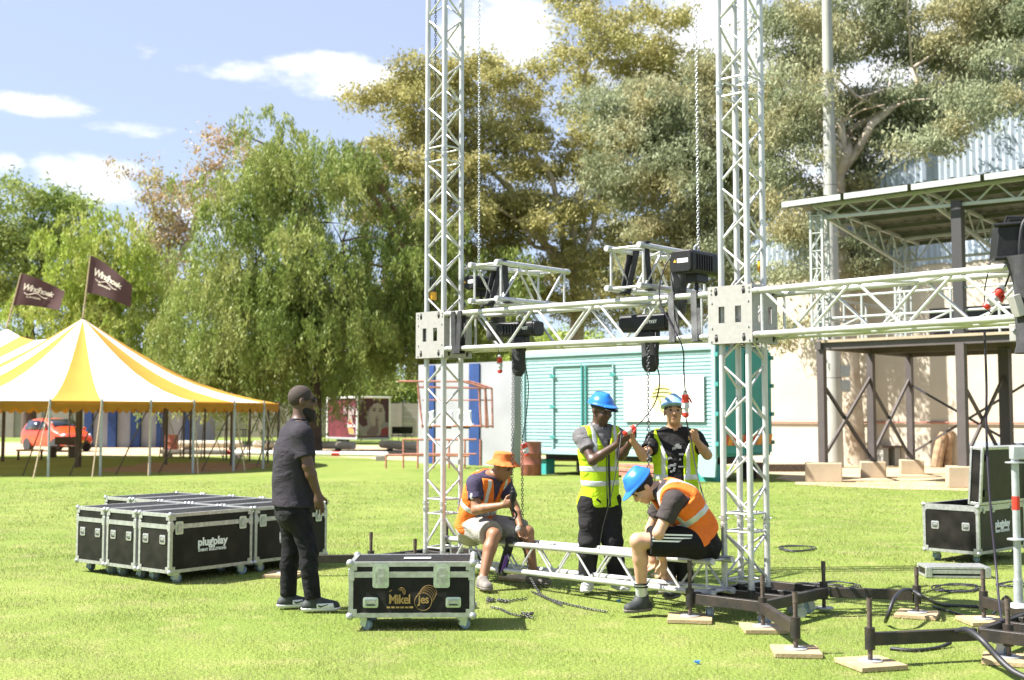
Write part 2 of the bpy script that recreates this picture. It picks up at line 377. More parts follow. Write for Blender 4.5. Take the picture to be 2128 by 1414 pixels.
# sleeve blocks riding on the towers
def plate_with_windows(w, h, m4, th=.008):
    """plate in local XZ, with two upright windows and four roller slots"""
    holes = [(-.075, 0, .055, .13), (.075, 0, .055, .13)] + [(sx * .125, sz * h * .405, .022, .062) for sx in (-1, 1) for sz in (-1, 1)]
    xs = sorted({-w / 2, w / 2} | {x + s * a / 2 for x, z, a, b in holes for s in (-1, 1)})
    zs = sorted({-h / 2, h / 2} | {z + s * b / 2 for x, z, a, b in holes for s in (-1, 1)})
    mb = MB()
    solid = lambda i, j: not any(abs((xs[i] + xs[i + 1]) / 2 - x) < a / 2 and abs((zs[j] + zs[j + 1]) / 2 - z) < b / 2 for x, z, a, b in holes)
    nx, nz_ = len(xs) - 1, len(zs) - 1
    for i in range(nx):
        for j in range(nz_):
            if not solid(i, j): continue
            x0, x1, z0, z1 = xs[i], xs[i + 1], zs[j], zs[j + 1]; t = th / 2
            q = lambda *p: [m4 @ Vector(k) for k in p]
            mb.add(q((x0, -t, z0), (x1, -t, z0), (x1, -t, z1), (x0, -t, z1)), [(0, 1, 2, 3)])
            mb.add(q((x0, t, z0), (x0, t, z1), (x1, t, z1), (x1, t, z0)), [(0, 1, 2, 3)])
            for (di, dj, e) in ((-1, 0, ((x0, z0), (x0, z1))), (1, 0, ((x1, z1), (x1, z0))), (0, -1, ((x1, z0), (x0, z0))), (0, 1, ((x0, z1), (x1, z1)))):
                ii, jj = i + di, j + dj
                if 0 <= ii < nx and 0 <= jj < nz_ and solid(ii, jj): continue
                (ax, az_), (bx, bz) = e
                mb.add(q((ax, -t, az_), (ax, t, az_), (bx, t, bz), (bx, -t, bz)), [(0, 1, 2, 3)])
    return mb
BLK_W, BLK_D, BLK_H, BLK_Z = .40, .385, .455, 2.345
def sleeve(t, label):
    b = empty('sleeve_block', at(t, 0, 0, BLK_Z), ANG); tag(b, label, 'sleeve block', 'aluminium sleeve blocks riding on the towers')
    for k, (d, w, off) in enumerate(((0, BLK_W, BLK_D), (90, BLK_D, BLK_W), (180, BLK_W, BLK_D), (270, BLK_D, BLK_W))):
        m4 = Matrix.Rotation(R(d), 4, 'Z') @ Matrix.Translation((0, -off / 2 + .004, 0))
        plate_with_windows(w - (.018 if k % 2 else 0), BLK_H, m4).build('side_plate', M['alu_plate'], b, smooth=0)
        for sx in (-1, 1):
            for sz in (-1, 1):
                p = m4 @ Vector((sx * .125, .012, sz * BLK_H * .405)); ax = (m4.to_3x3() @ Vector((1, 0, 0))) * .009
                rod('roller', p - ax, p + ax, .027, M['rubber'], b, 12)
                for dx, dz in ((.172, .205), (.172, -.175), (.165, .10)):
                    q = m4 @ Vector((sx * dx, -.004, sz * abs(dz) + 0)); nrm = (m4.to_3x3() @ Vector((0, -1, 0))) * .008
                    if dz > 0 or sz > 0: rod('bolt', q, q + nrm, .0075, M['galv'], b, 6)
    for sx in (-.15, .15):
        for sy in (-.14, .14):
            rod('corner_tie', (sx, sy, -BLK_H / 2 + .02), (sx, sy, BLK_H / 2 - .02), .012, M['alu_edge'], b, 8)
    return b
sleeve(TL, 'sleeve block on the left truss tower')
sleeve(TR, 'sleeve block on the right-hand truss tower, front plate fully in view')
sleeve(T3, 'sleeve block cut off by the right edge of the picture')

# horizontal beams between the blocks
def beam(p0, p1, label, c=.339, pitch=.70, rc=.025, rb=.0125, collar=True, name='truss_beam', up=Vector((0, 0, 1)), flip=0, group='horizontal truss beams between the towers'):
    d = p1 - p0; fr = frame(d, up.cross(d), p0)
    t = empty(name, mw=fr); tag(t, label, 'truss beam', group)
    truss_parts(t, 0, d.length, c, rc, rb, pitch, True, flip, collar); return t
ZB = 2.178 + .339 / 2
beam(at(TL, .205, 0, ZB + .02), at(TR, -.205, 0, ZB), 'long truss beam carrying the two small truss pieces and hoists')
beam(at(TR, .205, 0, ZB), at(T3, -.20, 0, ZB + .02), 'bare truss beam running from the right tower to the right edge', flip=1)
# lower beam the two men sit on
f0 = Vector((-.64, 11.50, .245)); f1 = Vector((1.537, 9.04, .32)); side = (f1 - f0).cross(Vector((0, 0, 1))).normalized() * -1
LB0, LB1 = f0 + side * .12, f1 + side * .12
beam(LB0, LB1, 'low truss beam near the grass that two men sit on', c=.239, pitch=.50, rb=.0095, name='low_truss_beam')
# two short pieces lying across the long beam
def piece(u0, label, wl0=-.285, L=1.05):
    p0 = at(TL, u0, wl0, 2.63 + .1695); p1 = at(TL, u0, wl0 + L, 2.63 + .1695)
    t = beam(p0, p1, label, pitch=.52, rb=.0115, name='short_truss_piece', group='short truss pieces clamped on the beam')
    for sx in (-1, 1):
        for zz in (.05, .1):
            pass
    for sx in (-.17, .17):
        for wz in (.12, .45):
            q = t.matrix_local @ Vector((0, 0, 0))
            loc = at(TL, u0 + sx, wl0 + wz, 2.574)
            mb = MB(); mb.box((0, 0, 0), (.06, .05, .07), Matrix.Rotation(ANG, 3, 'Z')); mb.tube((-.03, 0, -.01), (.03, 0, -.01), .036, 8)
            o = mb.build('clamp', M['galv'], t, mw=t.matrix_local.inverted() @ Matrix.Translation(loc))
    return t
piece(.806, 'short truss piece with black slings, beside the left tower')
piece(2.43, 'short truss piece with black slings, beside the big black hoist')

# black sling straps round the trusses
def strap(pts, label, m=None, w=.05, th=.008):
    mb = MB()
    for a, b in zip(pts, pts[1:]): mb.bar(a, b, w, th, up=(U.x, U.y, .02))
    o = mb.build('sling_strap', m or M['black_cloth']); tag(o, label, 'strap', 'round slings on the trusses'); return o
def wrap(t, u, w0, z0, z1, label, du=.0, m=None):
    """closed loop hanging round a chord pair in the W-Z plane"""
    pts = [at(t, u, w0 - .032, z1 + .03), at(t, u + du, w0 - .034, z0 - .03), at(t, u + du, w0 + .034, z0 - .03), at(t, u, w0 + .032, z1 + .03), at(t, u, w0 - .032, z1 + .034)]
    mb = MB()
    for a, b in zip(pts, pts[1:]): mb.bar(a, b, .006, .055, up=(U.x, U.y, 0))
    o = mb.build('sling_strap', m or M['black_cloth']); tag(o, label, 'strap', 'round slings on the trusses')
zt, zb_ = 2.178 + .339, 2.178
wrap(TL, .33, -.17, zb_, zt, 'first black sling on the beam, right of the left sleeve block', .02)
wrap(TL, .42, -.17, zb_, zt, 'second black sling on the beam, right of the left sleeve block', -.02)
wrap(TR, -.33, -.17, zb_, zt, 'sling on the beam next to the right-hand sleeve block', .01, M['grey_cloth'])
wrap(TR, -.55, -.17, zb_, zt, 'sling on the beam that the plug cable passes', .01, M['grey_cloth'])
for (u0, lab) in ((.806, 'left'), (2.43, 'right')):
    for s, wv in ((1, .10), (-1, .35)):
        a = at(TL, u0 + s * .17, -.285 + wv, 2.63 + .37); b = at(TL, u0 + s * .17, -.285 + wv + (.06 if s > 0 else -.12), 2.60)
        mb = MB(); mb.bar(a + W * .0, b, .07, .010, up=(U.x, U.y, 0)); mb.bar(a + W * .05 - U * .03 * s, b + W * .03 - U * .03 * s, .07, .010, up=(U.x, U.y, 0))
        mb.bar(a - U * .03 * s + Vector((0, 0, .0)), a + U * .04 * s, .07, .008); mb.bar(b - U * .03 * s, b + U * .04 * s, .07, .008)
        o = mb.build('sling_strap', M['black_cloth']); tag(o, 'black sling on the %s side chord of the %s short truss piece' % ('near' if s > 0 else 'far', lab), 'strap', 'round slings on the trusses')
# slings on the low beam
ld = (LB1 - LB0).normalized()
a = LB0 + ld * .95 - side * .12 + Vector((0, 0, .15)); b = LB0 + ld * .82 - side * .12 + Vector((0, 0, -.14))
mb = MB(); mb.bar(a, b, .10, .016, up=(0, 0, 1)); mb.path([a - ld * .04, a + ld * .05], .034, 10); mb.path([b - ld * .05, b + ld * .05], .036, 10)
o = mb.build('sling_strap', M['black_cloth']); tag(o, 'black sling round the low truss beam beside the seated man in the orange hat', 'strap', 'round slings on the trusses')
mb = MB(); mb.bar(a.lerp(b, .45) - side * .012 + ld * .02, b - side * .012 + ld * .03, .045, .010); o2 = mb.build('sleeve', M['purple'], o)

# ---------------------------------------------------------------- tower bases
def pad(p, label, s=.34, rz=.3, h=.03):
    mb = MB().box((0, 0, h / 2), (s, s, h)); o = mb.build('wooden_pad', M['wood_pad'], bevel=.003); o.location = (p.x, p.y, 0.004); o.rotation_euler = (0, 0, rz)
    tag(o, label, 'wooden pad', 'plywood pads under the screw jacks'); return o
def jack(par, p, top, bottom, padz=.034):
    j = empty('screw_jack', p, parent=par)
    MB().tube((0, 0, padz + .006), (0, 0, top), .0155, 10).tube((0, 0, top - .07), (0, 0, top), .018, 10).build('screw', M['rust'], j)
    MB().tube((0, 0, bottom - .01), (0, 0, bottom + .125), .033, 10).build('sleeve', M['steel_black'], j)
    MB().tube((0, 0, padz), (0, 0, padz + .008), .075, 16).build('foot', M['galv'], j)
    return j
def caster(par, p, r=.06, rz=0.0, m='wheel_blue', fork='galv', h=None):
    h = h or 2 * r + .04
    c = empty('caster', p, rz, par)
    mb = MB(); mb.box((0, 0, h - .006), (.09, .075, .008)); mb.box((.02, .026, h * .62), (.05, .004, h * .7), Matrix.Rotation(.25, 3, 'Y')); mb.box((.02, -.026, h * .62), (.05, .004, h * .7), Matrix.Rotation(.25, 3, 'Y'))
    mb.tube((0, 0, h - .03), (0, 0, h), .028, 10); mb.tube((.035, -.03, r), (.035, .03, r), .008, 8)
    mb.build('fork', M[fork], c)
    MB().lathe([(r * .4, -.018), (r * .93, -.018), (r, -.010), (r, .010), (r * .93, .018), (r * .4, .018)], 16, Matrix.Translation((.035, 0, r)) @ Matrix.Rotation(R(90), 4, 'X')).build('wheel', M[m], c)
    return c
BZ = .165                                                    # centre height of the base beams
def base(t, label, flip, jacks, padlabs, outr):
    b = empty('tower_base', t, ANG); tag(b, label, 'tower base', 'black steel bases under the towers')
    f = flip; B = lambda u0, w0, u1, w1, h=.078, wd=.05: MB().bar((f * u0, w0, BZ), (f * u1, w1, BZ), wd, h).build('base_beam', M['steel_black'], b, bevel=.004)
    B(-.17, -.5, .43, -.5); B(-.17, .5, .43, .5); B(.43, -.47, .43, .47); B(-.17, -.47, -.17, .47); B(-.14, -.12, .40, -.12, .07); B(-.14, .12, .40, .12, .07)
    for (u0, w0, u1, w1) in outr: B(u0, w0, u1, w1)
    for (u, w) in ((-.08, -.40), (.36, -.40), (.36, .40), (-.08, .40)):
        caster(b, (f * u, w, 0.0), .05, rnd.uniform(0, 6), 'wheel_blue', 'galv', BZ - .035)
    MB().box((f * .13, 0, BZ + .045), (.36, .36, .02)).build('foot_plate', M['steel_black'], b, bevel=.003) if False else None
    for x in (-.12, .12):
        for y in (-.12, .12): MB().tube((x, y, BZ - .02), (x, y, .215), .034, 12).build('spigot', M['steel_black'], b)
    for i, (u, w, top) in enumerate(jacks):
        jack(b, (f * u, w, 0), top, BZ - .05)
        if padlabs[i]: pad(t + U * f * u + W * w, padlabs[i], rnd.uniform(.30, .36), ANG + rnd.uniform(.2, 1.2))
    return b
base(TR, 'black wheeled steel base with outriggers under the right-hand tower', 1, [(-.17, -.53, .45), (.46, -.53, .40), (1.05, -1.12, .40), (1.03, .80, .38), (.40, .5, .40)],
     ['pad at the left end of the base beam by the seated man\'s shoe', 'pad under the jack directly in front of the right-hand tower', 'nearest pad, under the outrigger pointing at the camera', 'pad under the long outrigger reaching right on the grass', None],
     [(.45, -.52, 1.02, -1.09), (.45, .50, 1.00, .78)])
base(TL, 'black steel base of the left tower, behind the gold-lettered case', -1, [(-.17, -.53, .40), (.46, -.53, .42), (1.05, -1.12, .40), (.46, .5, .45)],
     ['pad on the grass under the low truss beam by the brown shoe', None, 'pad on the grass behind the bearded man\'s legs', None], [(.45, -.52, 1.02, -1.09)])
base(T3, 'black steel base at the lower right edge of the picture', -1, [(.27, -.45, .40), (.86, -1.15, .42), (.92, .86, .40)],
     ['pad at the right edge, under the rusty jack with the thick cable', 'pad under the lone jack at the lower right, left end of its beam', 'pad under the short beam below the open case'], [(.45, -.52, .86, -1.12), (.45, .50, .90, .83)])
for (px, py, lab, rz) in ((1395, 1202, 'thin pad under the lower beam behind the seated man in black shorts', .4), (1080, 1205, 'pad on the grass behind the orange-hatted man\'s calf', .9)):
    pad(G(px, py), lab, .3, rz)
# ---------------------------------------------------------------- flight cases
def butterfly_latch(par, mw, w=.085, h=.12, m='alu_green'):
    o = empty('latch', parent=par, mw=mw)              # local: X right, Z up, outward -Y
    MB().prism(rounded(w, h, w * .16), 0, .006, Matrix.Rotation(R(90), 4, 'X')).build('dish', M[m], o)
    mb = MB(); mb.box((0, -.009, 0), (w * .42, .006, h * .72)); mb.box((0, -.013, 0), (w * .42, .004, h * .03)); mb.box((-w * .30, -.008, -.002), (.006, .008, h * .5)); mb.box((w * .30, -.008, -.002), (.006, .008, h * .5))
    mb.build('clasp', M['alu_edge'], o); return o
def recess_handle(par, mw, w=.11, h=.075, m='alu_green'):
    o = empty('handle', parent=par, mw=mw)
    mb = MB(); ro, ri = rounded(w, h, .014), rounded(w * .74, h * .62, .008); n = len(ro)
    vs = [(x, -.006, z) for x, z in ro] + [(x, -.008, z) for x, z in ri] + [(x, .0, z) for x, z in ro] + [(x * .95, -.0015, z * .95) for x, z in ri]
    fs = []
    for k in range(n):
        j = (k + 1) % n; fs += [(k, j, n + j, n + k), (2 * n + k, 2 * n + j, j, k), (n + k, n + j, 3 * n + j, 3 * n + k)]
    fs.append(tuple(3 * n + k for k in range(n)))
    mb.add(vs, fs).build('dish', M[m], o)
    MB().box((0, -.006, h * .12), (w * .6, .008, h * .20)).build('grip', M['alu_edge'], o)
    MB().box((0, -.005, -h * .22), (w * .55, .006, h * .10)).build('rubber', M['black'], o)
    return o
def flight_case(name, L, Wd, H, wh, loc, rz, label, group, ply='ply_black', latch=(-.36, .36), hand_end=(-.13, .13), hand_front=(), logo=None, e=.030, band=.78, open_top=False, corner=.026, lsize=(.085, .12), ends=(-1, 1), castm='wheel_blue', edge='alu_edge', caster_r=.045):
    c = empty(name, loc, rz); tag(c, label, 'flight case', group)
    z0, z1 = wh, wh + H; i = .004
    if open_top:
        mb = MB()
        for sx in (-1, 1): mb.box((sx * (L / 2 - .008), 0, (z0 + z1) / 2), (.012, Wd - .02, H - .02))
        for sy in (-1, 1): mb.box((0, sy * (Wd / 2 - .008), (z0 + z1) / 2), (L - .02, .012, H - .02))
        mb.box((0, 0, z0 + .012), (L - .02, Wd - .02, .012)); mb.build('body', M[ply], c, smooth=0)
    else: MB().box((0, 0, (z0 + z1) / 2), (L - 2 * i, Wd - 2 * i, H - 2 * i)).build('body', M[ply], c, smooth=0)
    def angle(p, q, a, b):                               # an L-shaped aluminium edge, its two flanges
        mb = MB(); p, q, a, b = map(Vector, (p, q, a, b)); d = q - p
        for n1, n2 in ((a, b), (b, a)):
            mid = (p + q) / 2 + n1 * (e / 2) + n2 * .0015
            ax = d.normalized(); mm = Matrix((ax, n1, n2)).transposed(); mb.box(mid, (d.length, e, .006), mm)
        return mb.build('edge_trim', M[edge], c, smooth=0)
    hx, hy = L / 2, Wd / 2
    for sz, zz in ((1, z0), (-1, z1)):
        for sy in (-1, 1): angle((-hx, sy * hy, zz), (hx, sy * hy, zz), (0, 0, sz), (0, -sy, 0))
        for sx in (-1, 1): angle((sx * hx, -hy + e, zz), (sx * hx, hy - e, zz), (0, 0, sz), (-sx, 0, 0))
    for sx in (-1, 1):
        for sy in (-1, 1): angle((sx * hx, sy * hy, z0 + e), (sx * hx, sy * hy, z1 - e), (-sx, 0, 0), (0, -sy, 0))
    if band:
        zb = z0 + H * band
        for sy in (-1, 1): MB().box((0, sy * (hy - .001), zb), (L - .006, .008, .042)).build('lid_band', M[edge], c, smooth=0)
        for sx in (-1, 1): MB().box((sx * (hx - .001), 0, zb), (.008, Wd - .014, .042)).build('lid_band', M[edge], c, smooth=0)
        for sx in (-1, 1):
            for sy in (-1, 1):
                MB().box((sx * (hx - .018), sy * (hy - .018), zb), (.044, .044, .085)).build('corner_brace', M[edge], c, bevel=.003)
    for sx in (-1, 1):
        for sy in (-1, 1):
            for zz, s in ((z0, 1), (z1, -1)):
                mb = MB(); mb.ball((sx * (hx - .008), sy * (hy - .008), zz + s * .008), corner, 8)
                for q in ((sx * (hx - .034), sy * (hy + .002), zz + s * .034), (sx * (hx + .002), sy * (hy - .034), zz + s * .034)):
                    dx = .006 if abs(q[0]) > hx else .05; mb.box(q, (dx, .056 - dx, .05))
                mb.build('ball_corner', M[edge], c)
    for lx in latch: butterfly_latch(c, Matrix.Translation((lx * L, -hy - .004, z0 + H * band - .012)), *lsize)
    for x in hand_front: recess_handle(c, Matrix.Translation((x * L, -hy + .003, z0 + H * .27)))
    for sx in ends:
        for y in hand_end:
            recess_handle(c, Matrix.Rotation(R(90 * sx), 4, 'Z') @ Matrix.Translation((sx * y * 1.0, -hx + .003, z0 + H * .56)), .085, .085, edge)
    for sx in (-1, 1):
        for sy in (-1, 1): caster(c, (sx * (hx - .10), sy * (hy - .08), 0), caster_r, rnd.uniform(-.6, .6), castm, 'alu_green', wh)
    if logo: logo(c, -hy)
    return c
FX = Matrix.Rotation(R(90), 4, 'X')
def plug_logo(z, s=1.0):
    def f(c, y):
        T = lambda x, dz: Matrix.Translation((x, y - .0005, z + dz)) @ FX
        text('lettering', 'plug', .105 * s, M['label_white'], c, T(-.082 * s, .02 * s), .002, 0, .0035)
        text('lettering', 'play', .105 * s, M['label_white'], c, T(.092 * s, .02 * s), .002, 0, .0035)
        MB().tube((.004 * s, y - .002, z + .045 * s), (.004 * s, y + .002, z + .045 * s), .011 * s, 10).build('emblem', M['label_white'], c)
        text('lettering', 'EVENT SOLUTIONS', .036 * s, M['label_white'], c, T(0, -.055 * s), .002, 0, .0012, 1.05)
    return f
L_, W_, H_ = .965, .485, .545; A52 = R(52)
e1 = Vector((math.cos(A52), math.sin(A52), 0)); e2 = Vector((-math.sin(A52), math.cos(A52), 0)); P1 = G(351, 1216)
grp = 'black flight cases parked together behind the bearded man'
slots = [(0, 0, 'nearest black flight case with white lettering, left of the bearded man'), (0, 1, 'black flight case second from the left of the parked cases'),
         (0, 2, 'leftmost black flight case of the parked cases'), (1, 0, 'black flight case half hidden behind the bearded man\'s legs'),
         (1, 1, 'flight case whose lid shows right behind the nearest lettered case'), (1, 2, 'flight case in the middle of the back row, only its lid showing'),
         (1, 3, 'flight case next to the farthest one in the back row of parked cases'), (1, 4, 'farthest flight case of the parked cases, lid top showing')]
for i, j, lab in slots:
    ctr = P1 + e1 * (i * .995 + L_ / 2) + e2 * (j * .525 + W_ / 2)
    front = j == 0
    flight_case('flight_case', L_, W_, H_, .10, (ctr.x, ctr.y, 0), A52 + rnd.uniform(-.012, .012), lab, grp, latch=(-.40, .37) if front else (), ends=(-1,) if i == 0 else (),
                logo=plug_logo(.10 + H_ * .44) if front else None)
# the case in front with gold lettering
def mikel(c, y):
    T = lambda x, z: Matrix.Translation((x, y - .001, z)) @ FX
    g = M['gold']
    text('lettering', 'Mikel', .092, g, c, T(-.085, .225), .001, 0, .002, .92, xs=.86)
    text('lettering', 'Jes', .085, g, c, T(.088, .225), .001, 0, .0015, .92, xs=.9)
    for k in range(6): MB().box((-.165 + k * .033, y - .001, .170), (.026, .004, .012)).build('letter_block', g, c, smooth=0)
    ring = lambda x, z, r, th, a0=0, a1=360: MB().path([(x + r * math.cos(R(a)), y - .002, z + r * math.sin(R(a))) for a in np.linspace(a0, a1, 28)], th, 5)
    ring(.085, .21, .062, .0011).build('emblem', g, c)
    for k in range(5): ring(.088 + .009 * k, .215 + .013 * k, .060, .0011, -25 + 4 * k, 175 - 6 * k).build('emblem', g, c)
    for k in range(3): ring(-.072, .282, .010 + .009 * k, .0014, -60, 150).build('emblem', g, c)
    for x, z in ((-.155, .285), (-.145, .292)): MB().ball((x, y - .002, z), .005, 6).build('emblem', g, c)
q = G(853, 1312)
mk = flight_case('flight_case', .905, .50, .395, .098, (q.x, q.y + .25, 0), R(1.2), 'black flight case with gold lettering and two big latches, nearest in the picture', None, ply='ply_hex', latch=(-.245, .242),
                 hand_end=(-.1, .1), hand_front=(-.325, .335), logo=mikel, e=.032, band=.775, corner=.03, lsize=(.118, .165), caster_r=.038)
MB().box((.03, -.02, .098 + .395 + .003), (.20, .07, .004)).build('label_sticker', M['label_white'], mk)
# open case at the right, its lid standing, and a lid section on the grass
A43 = R(43); e1 = Vector((math.cos(A43), math.sin(A43), 0)); e2 = Vector((-math.sin(A43), math.cos(A43), 0)); q = G(2036, 1176); Lr, Wr, Hr = 1.10, .62, .50
ctr = q + e1 * (Lr / 2) + e2 * (Wr / 2)
oc = flight_case('flight_case', Lr, Wr, Hr, .11, (ctr.x, ctr.y, 0), A43, 'open black flight case with its lid standing up at the right edge', None, latch=(-.40, -.2, .2), hand_end=(-.17, .17),
                 logo=plug_logo(.11 + .27, 1.0), open_top=True, band=.93, lsize=(.05, .06), ends=(-1,))
li = empty('lid', parent=oc, mw=Matrix.Translation((0, -Wr / 2 - .015, .11 + Hr + .012)) @ Matrix.Rotation(R(4), 4, 'X'))
MB().box((0, .06, .30), (Lr - .01, .11, .59)).build('lid_shell', M['ply_black'], li, smooth=0)
for zz in (.012, .588): MB().box((0, .06, zz), (Lr, .124, .03)).build('lid_trim', M['alu_edge'], li, bevel=.003)
for sx in (-1, 1):
    for yy in (.0, .115): MB().box((sx * (Lr / 2 - .012), yy, .30), (.036, .022, .6)).build('lid_trim', M['alu_edge'], li, bevel=.003)
for zz in (.12, .49): MB().box((-Lr / 2 + .13, -.002, zz), (.085, .014, .07)).build('hinge', M['black'], li, bevel=.003)
q = G(1995, 1203)
lp = empty('case_lid', (q.x, q.y + .16, 0), R(-4)); tag(lp, 'loose shallow flight case lid lying on the grass before the open case', 'case lid')
MB().box((0, 0, .055), (.58, .30, .10)).build('shell', M['ply_black'], lp, smooth=0)
for zz in (.015, .098): MB().box((0, 0, zz), (.60, .315, .024)).build('trim', M['alu_edge'], lp, bevel=.003)
MB().box((0, -.157, .062), (.52, .006, .034)).build('trim', M['alu_edge'], lp, bevel=.002)
for sx in (-1, 1):
    for sy in (-1, 1): MB().box((sx * .275, sy * .142, .055), (.06, .04, .10)).build('corner', M['alu_edge'], lp, bevel=.004)

# ---------------------------------------------------------------- chains
def chain_mesh(pts, pitch=.0235, r=.0034, lw=.0095):
    """links along a polyline, every second one turned"""
    pts = [Vector(p) for p in pts]; V = []; Fs = []
    ll = pitch / 2 + .0035
    prof = []
    for a in range(8):
        t = 2 * math.pi * (a + .5) / 8; prof.append((math.copysign(1, math.cos(t)) * (ll - lw) * (1 if True else 0) + lw * math.cos(t), lw * math.sin(t)))
    lm = MB().path([(x, y, 0) for x, y in prof], r, 4, closed=True); lv = np.array(lm.v); lf = np.array(lm.f)
    k = 0
    for a, b in zip(pts, pts[1:]):
        d = b - a; n = max(1, round(d.length / pitch)); fx = frame(d); ex, ey, ez = (np.array(fx.col[i][:3]) for i in range(3))
        for i in range(n):
            c = np.array(a.lerp(b, (i + .5) / n)); s = k % 2; k += 1; y = ex if s else ey; z = ey if s else ex
            V.append(c + lv[:, :1] * ez + lv[:, 1:2] * y + lv[:, 2:] * z); Fs.append(lf + len(lv) * (len(V) - 1))
    return np.concatenate(V), np.concatenate(Fs)
def chain(pts, label, m='chain', group=None, name='hoist_chain', **kw):
    v, f = chain_mesh(pts, **kw); o = obj(name, npmesh(name, v, f, M[m], smooth=True)); tag(o, label, 'chain', group); return o
def hang(px, y0, y1, Y, dx=0): return [P(px, y0, Y), P(px + dx, y1, Y)]
top = 7.4
def vert(px, py, Y, px2=None, z2=None):
    b = P(px, py, Y); return [Vector((b.x, b.y, z2 or top)), b]
chain(vert(995, 548, 11.35), 'pale chain running up from the hoist beside the left tower', 'zinc')
chain(vert(1451, 520, 9.60), 'chain running up from the big black hoist by the right tower', 'zinc')
chain(vert(1583, 546, 9.42), 'chain with the orange hook block, right side of the right tower', 'chain')
chain(vert(903, 602, 11.62), 'chain inside the left truss tower, ending at a yellow hook block', 'chain')
def hook_block(px, py, Y, label, s=1.0):
    p = P(px, py, Y); h = empty('hook_block', p); tag(h, label, 'hook block')
    MB().lathe([(.016, .085), (.032, .08), (.034, .07)], 12).build('cap', M['black'], h)
    MB().lathe([(.034, .07), (.035, .0), (.030, -.012)], 12).build('sleeve', M['yellow'], h)
    pts = [(0, 0, -.01), (0, 0, -.06), (.0, 0, -.075)] + [(.03 * math.cos(R(a)), 0, -.105 + .03 * math.sin(R(a))) for a in range(90, -190, -28)]
    MB().path(pts, [.014, .014, .012] + [.011] * (len(pts) - 4) + [.004], 8).build('hook', M['black'], h)
    return h
hook_block(1583, 562, 9.42, 'orange and black hook block beside the right truss tower')
hook_block(900, 622, 11.62, 'yellow hook block inside the left truss tower')

def hoist(loc, rz, label, L=.42, w=.20, h=.17, hook_down=True, sticker=True, chaincut=0.3):
    o = empty('chain_hoist', loc, rz); tag(o, label, 'chain hoist', 'black electric chain hoists')
    MB().prism(rounded(w, h, .035), -L / 2, L / 2, FX).build('housing', M['black'], o, bevel=.006)
    for s in (-1, 1): MB().prism(rounded(w * .93, h * .9, .03), -.012, .012, Matrix.Translation((0, s * (L / 2 + .010), 0)) @ FX).build('end_cover', M['black'], o, bevel=.005)
    MB().box((0, 0, -h / 2 - .03), (w * .55, L * .42, .075)).build('chain_guide', M['black'], o, bevel=.01)
    mb = MB()
    for k in range(7): mb.box((w / 2 + .004, -L * .34 + k * .035, 0), (.012, .014, h * .7))
    mb.build('cooling_fins', M['black'], o, bevel=.002)
    MB().path([(0, -.03, h / 2 - .01), (0, -.03, h / 2 + .04), (0, .0, h / 2 + .06), (0, .03, h / 2 + .04), (0, .03, h / 2 - .01)], .010, 8).build('suspension_eye', M['galv'], o)
    if sticker:
        MB().box((.02, -L / 2 - .023, .005), (w * .5, .002, .034)).build('sticker', M['label_white'], o)
        MB().prism([(-.014, -.012), (.014, -.012), (0, .013)], 0, .002, Matrix.Translation((-.055, -L / 2 - .0215, .005)) @ FX).build('warning_triangle', M['yellow'], o)
    if hook_down:
        pts = [(0, 0, -h / 2 - .06), (0, 0, -h / 2 - .14)] + [(.035 * math.cos(R(a)), 0, -h / 2 - .19 + .035 * math.sin(R(a))) for a in range(90, -170, -30)]
        MB().path(pts, [.016, .014] + [.013] * 8 + [.006], 8).build('hook', M['black'], o)
    return o
WANG = math.atan2(W.y, W.x) - math.pi / 2
hoist(at(TL, 2.98, 0, 2.80), WANG, 'big black chain hoist above the beam beside the right tower', .42, .21, .19)
hoist(at(TL, .30, .22, 2.86), WANG, 'small black hoist half hidden behind the left tower', .30, .15, .14, sticker=True)
hoist(at(TL, 1.0, .02, 2.36), ANG - math.pi / 2 + .1, 'black hoist hanging inside the beam above the orange hat', .40, .17, .14, sticker=True)
hoist(at(TL, 2.47, .02, 2.34), ANG + math.pi / 2, 'black hoist hanging inside the beam above the two men in green vests', .46, .17, .15, sticker=True)
for (u, z, lab) in ((1.0, 2.36, 'a'), (2.47, 2.34, 'b')):
    n = text('lettering', 'LIFTKET', .036, M['label_white'], None, Matrix.Identity(4), .001, 0, .001)
    par = [x for x in bpy.data.objects if x.name.startswith('chain_hoist') and (Vector(x.location) - at(TL, u, .02, z)).length < .01][0]
    n.parent = par; sgn = 1 if u < 2 else -1
    n.matrix_local = Matrix.Rotation(R(90 * sgn), 4, 'Z') @ Matrix.Translation((.09, -.0885, .0)) @ FX

def chain_bag(loc, rz, label, w=.19, h=.26, d=.11, m='black_cloth'):
    o = empty('chain_bag', loc, rz); tag(o, label, 'chain bag', 'black cloth chain bags')
    rows = []
    for i in range(9):
        t = i / 8; z = -h * t; s = 1 - .12 * math.sin(t * 3) if t < .8 else 1 - .55 * (t - .8) / .2
        r = random.Random(i * 7 + int(w * 100))
        rows.append([(w / 2 * s * math.cos(a) * (1 + r.uniform(-.05, .05)), d / 2 * s * math.sin(a) * (1 + r.uniform(-.1, .1)), z) for a in np.linspace(0, 2 * math.pi, 15)])
    mb = MB().grid(rows); mb.add(rows[-1][:-1], [tuple(range(14))])
    b = mb.build('sack', M[m], o, smooth=80); b.modifiers.new('s', 'SUBSURF').levels = 1; b.modifiers['s'].render_levels = 1
    MB().path([(w / 2 * math.cos(a) * 1.02, d / 2 * math.sin(a) * 1.04, -.004) for a in np.linspace(0, 2 * math.pi, 15)[:-1]], .006, 6, closed=True).build('rim', M['black'], o)
    return o
chain_bag(at(TL, 1.02, -.02, 2.19), ANG, 'chain bag hanging below the beam at the left, chains running past it', .17, .27, .12)
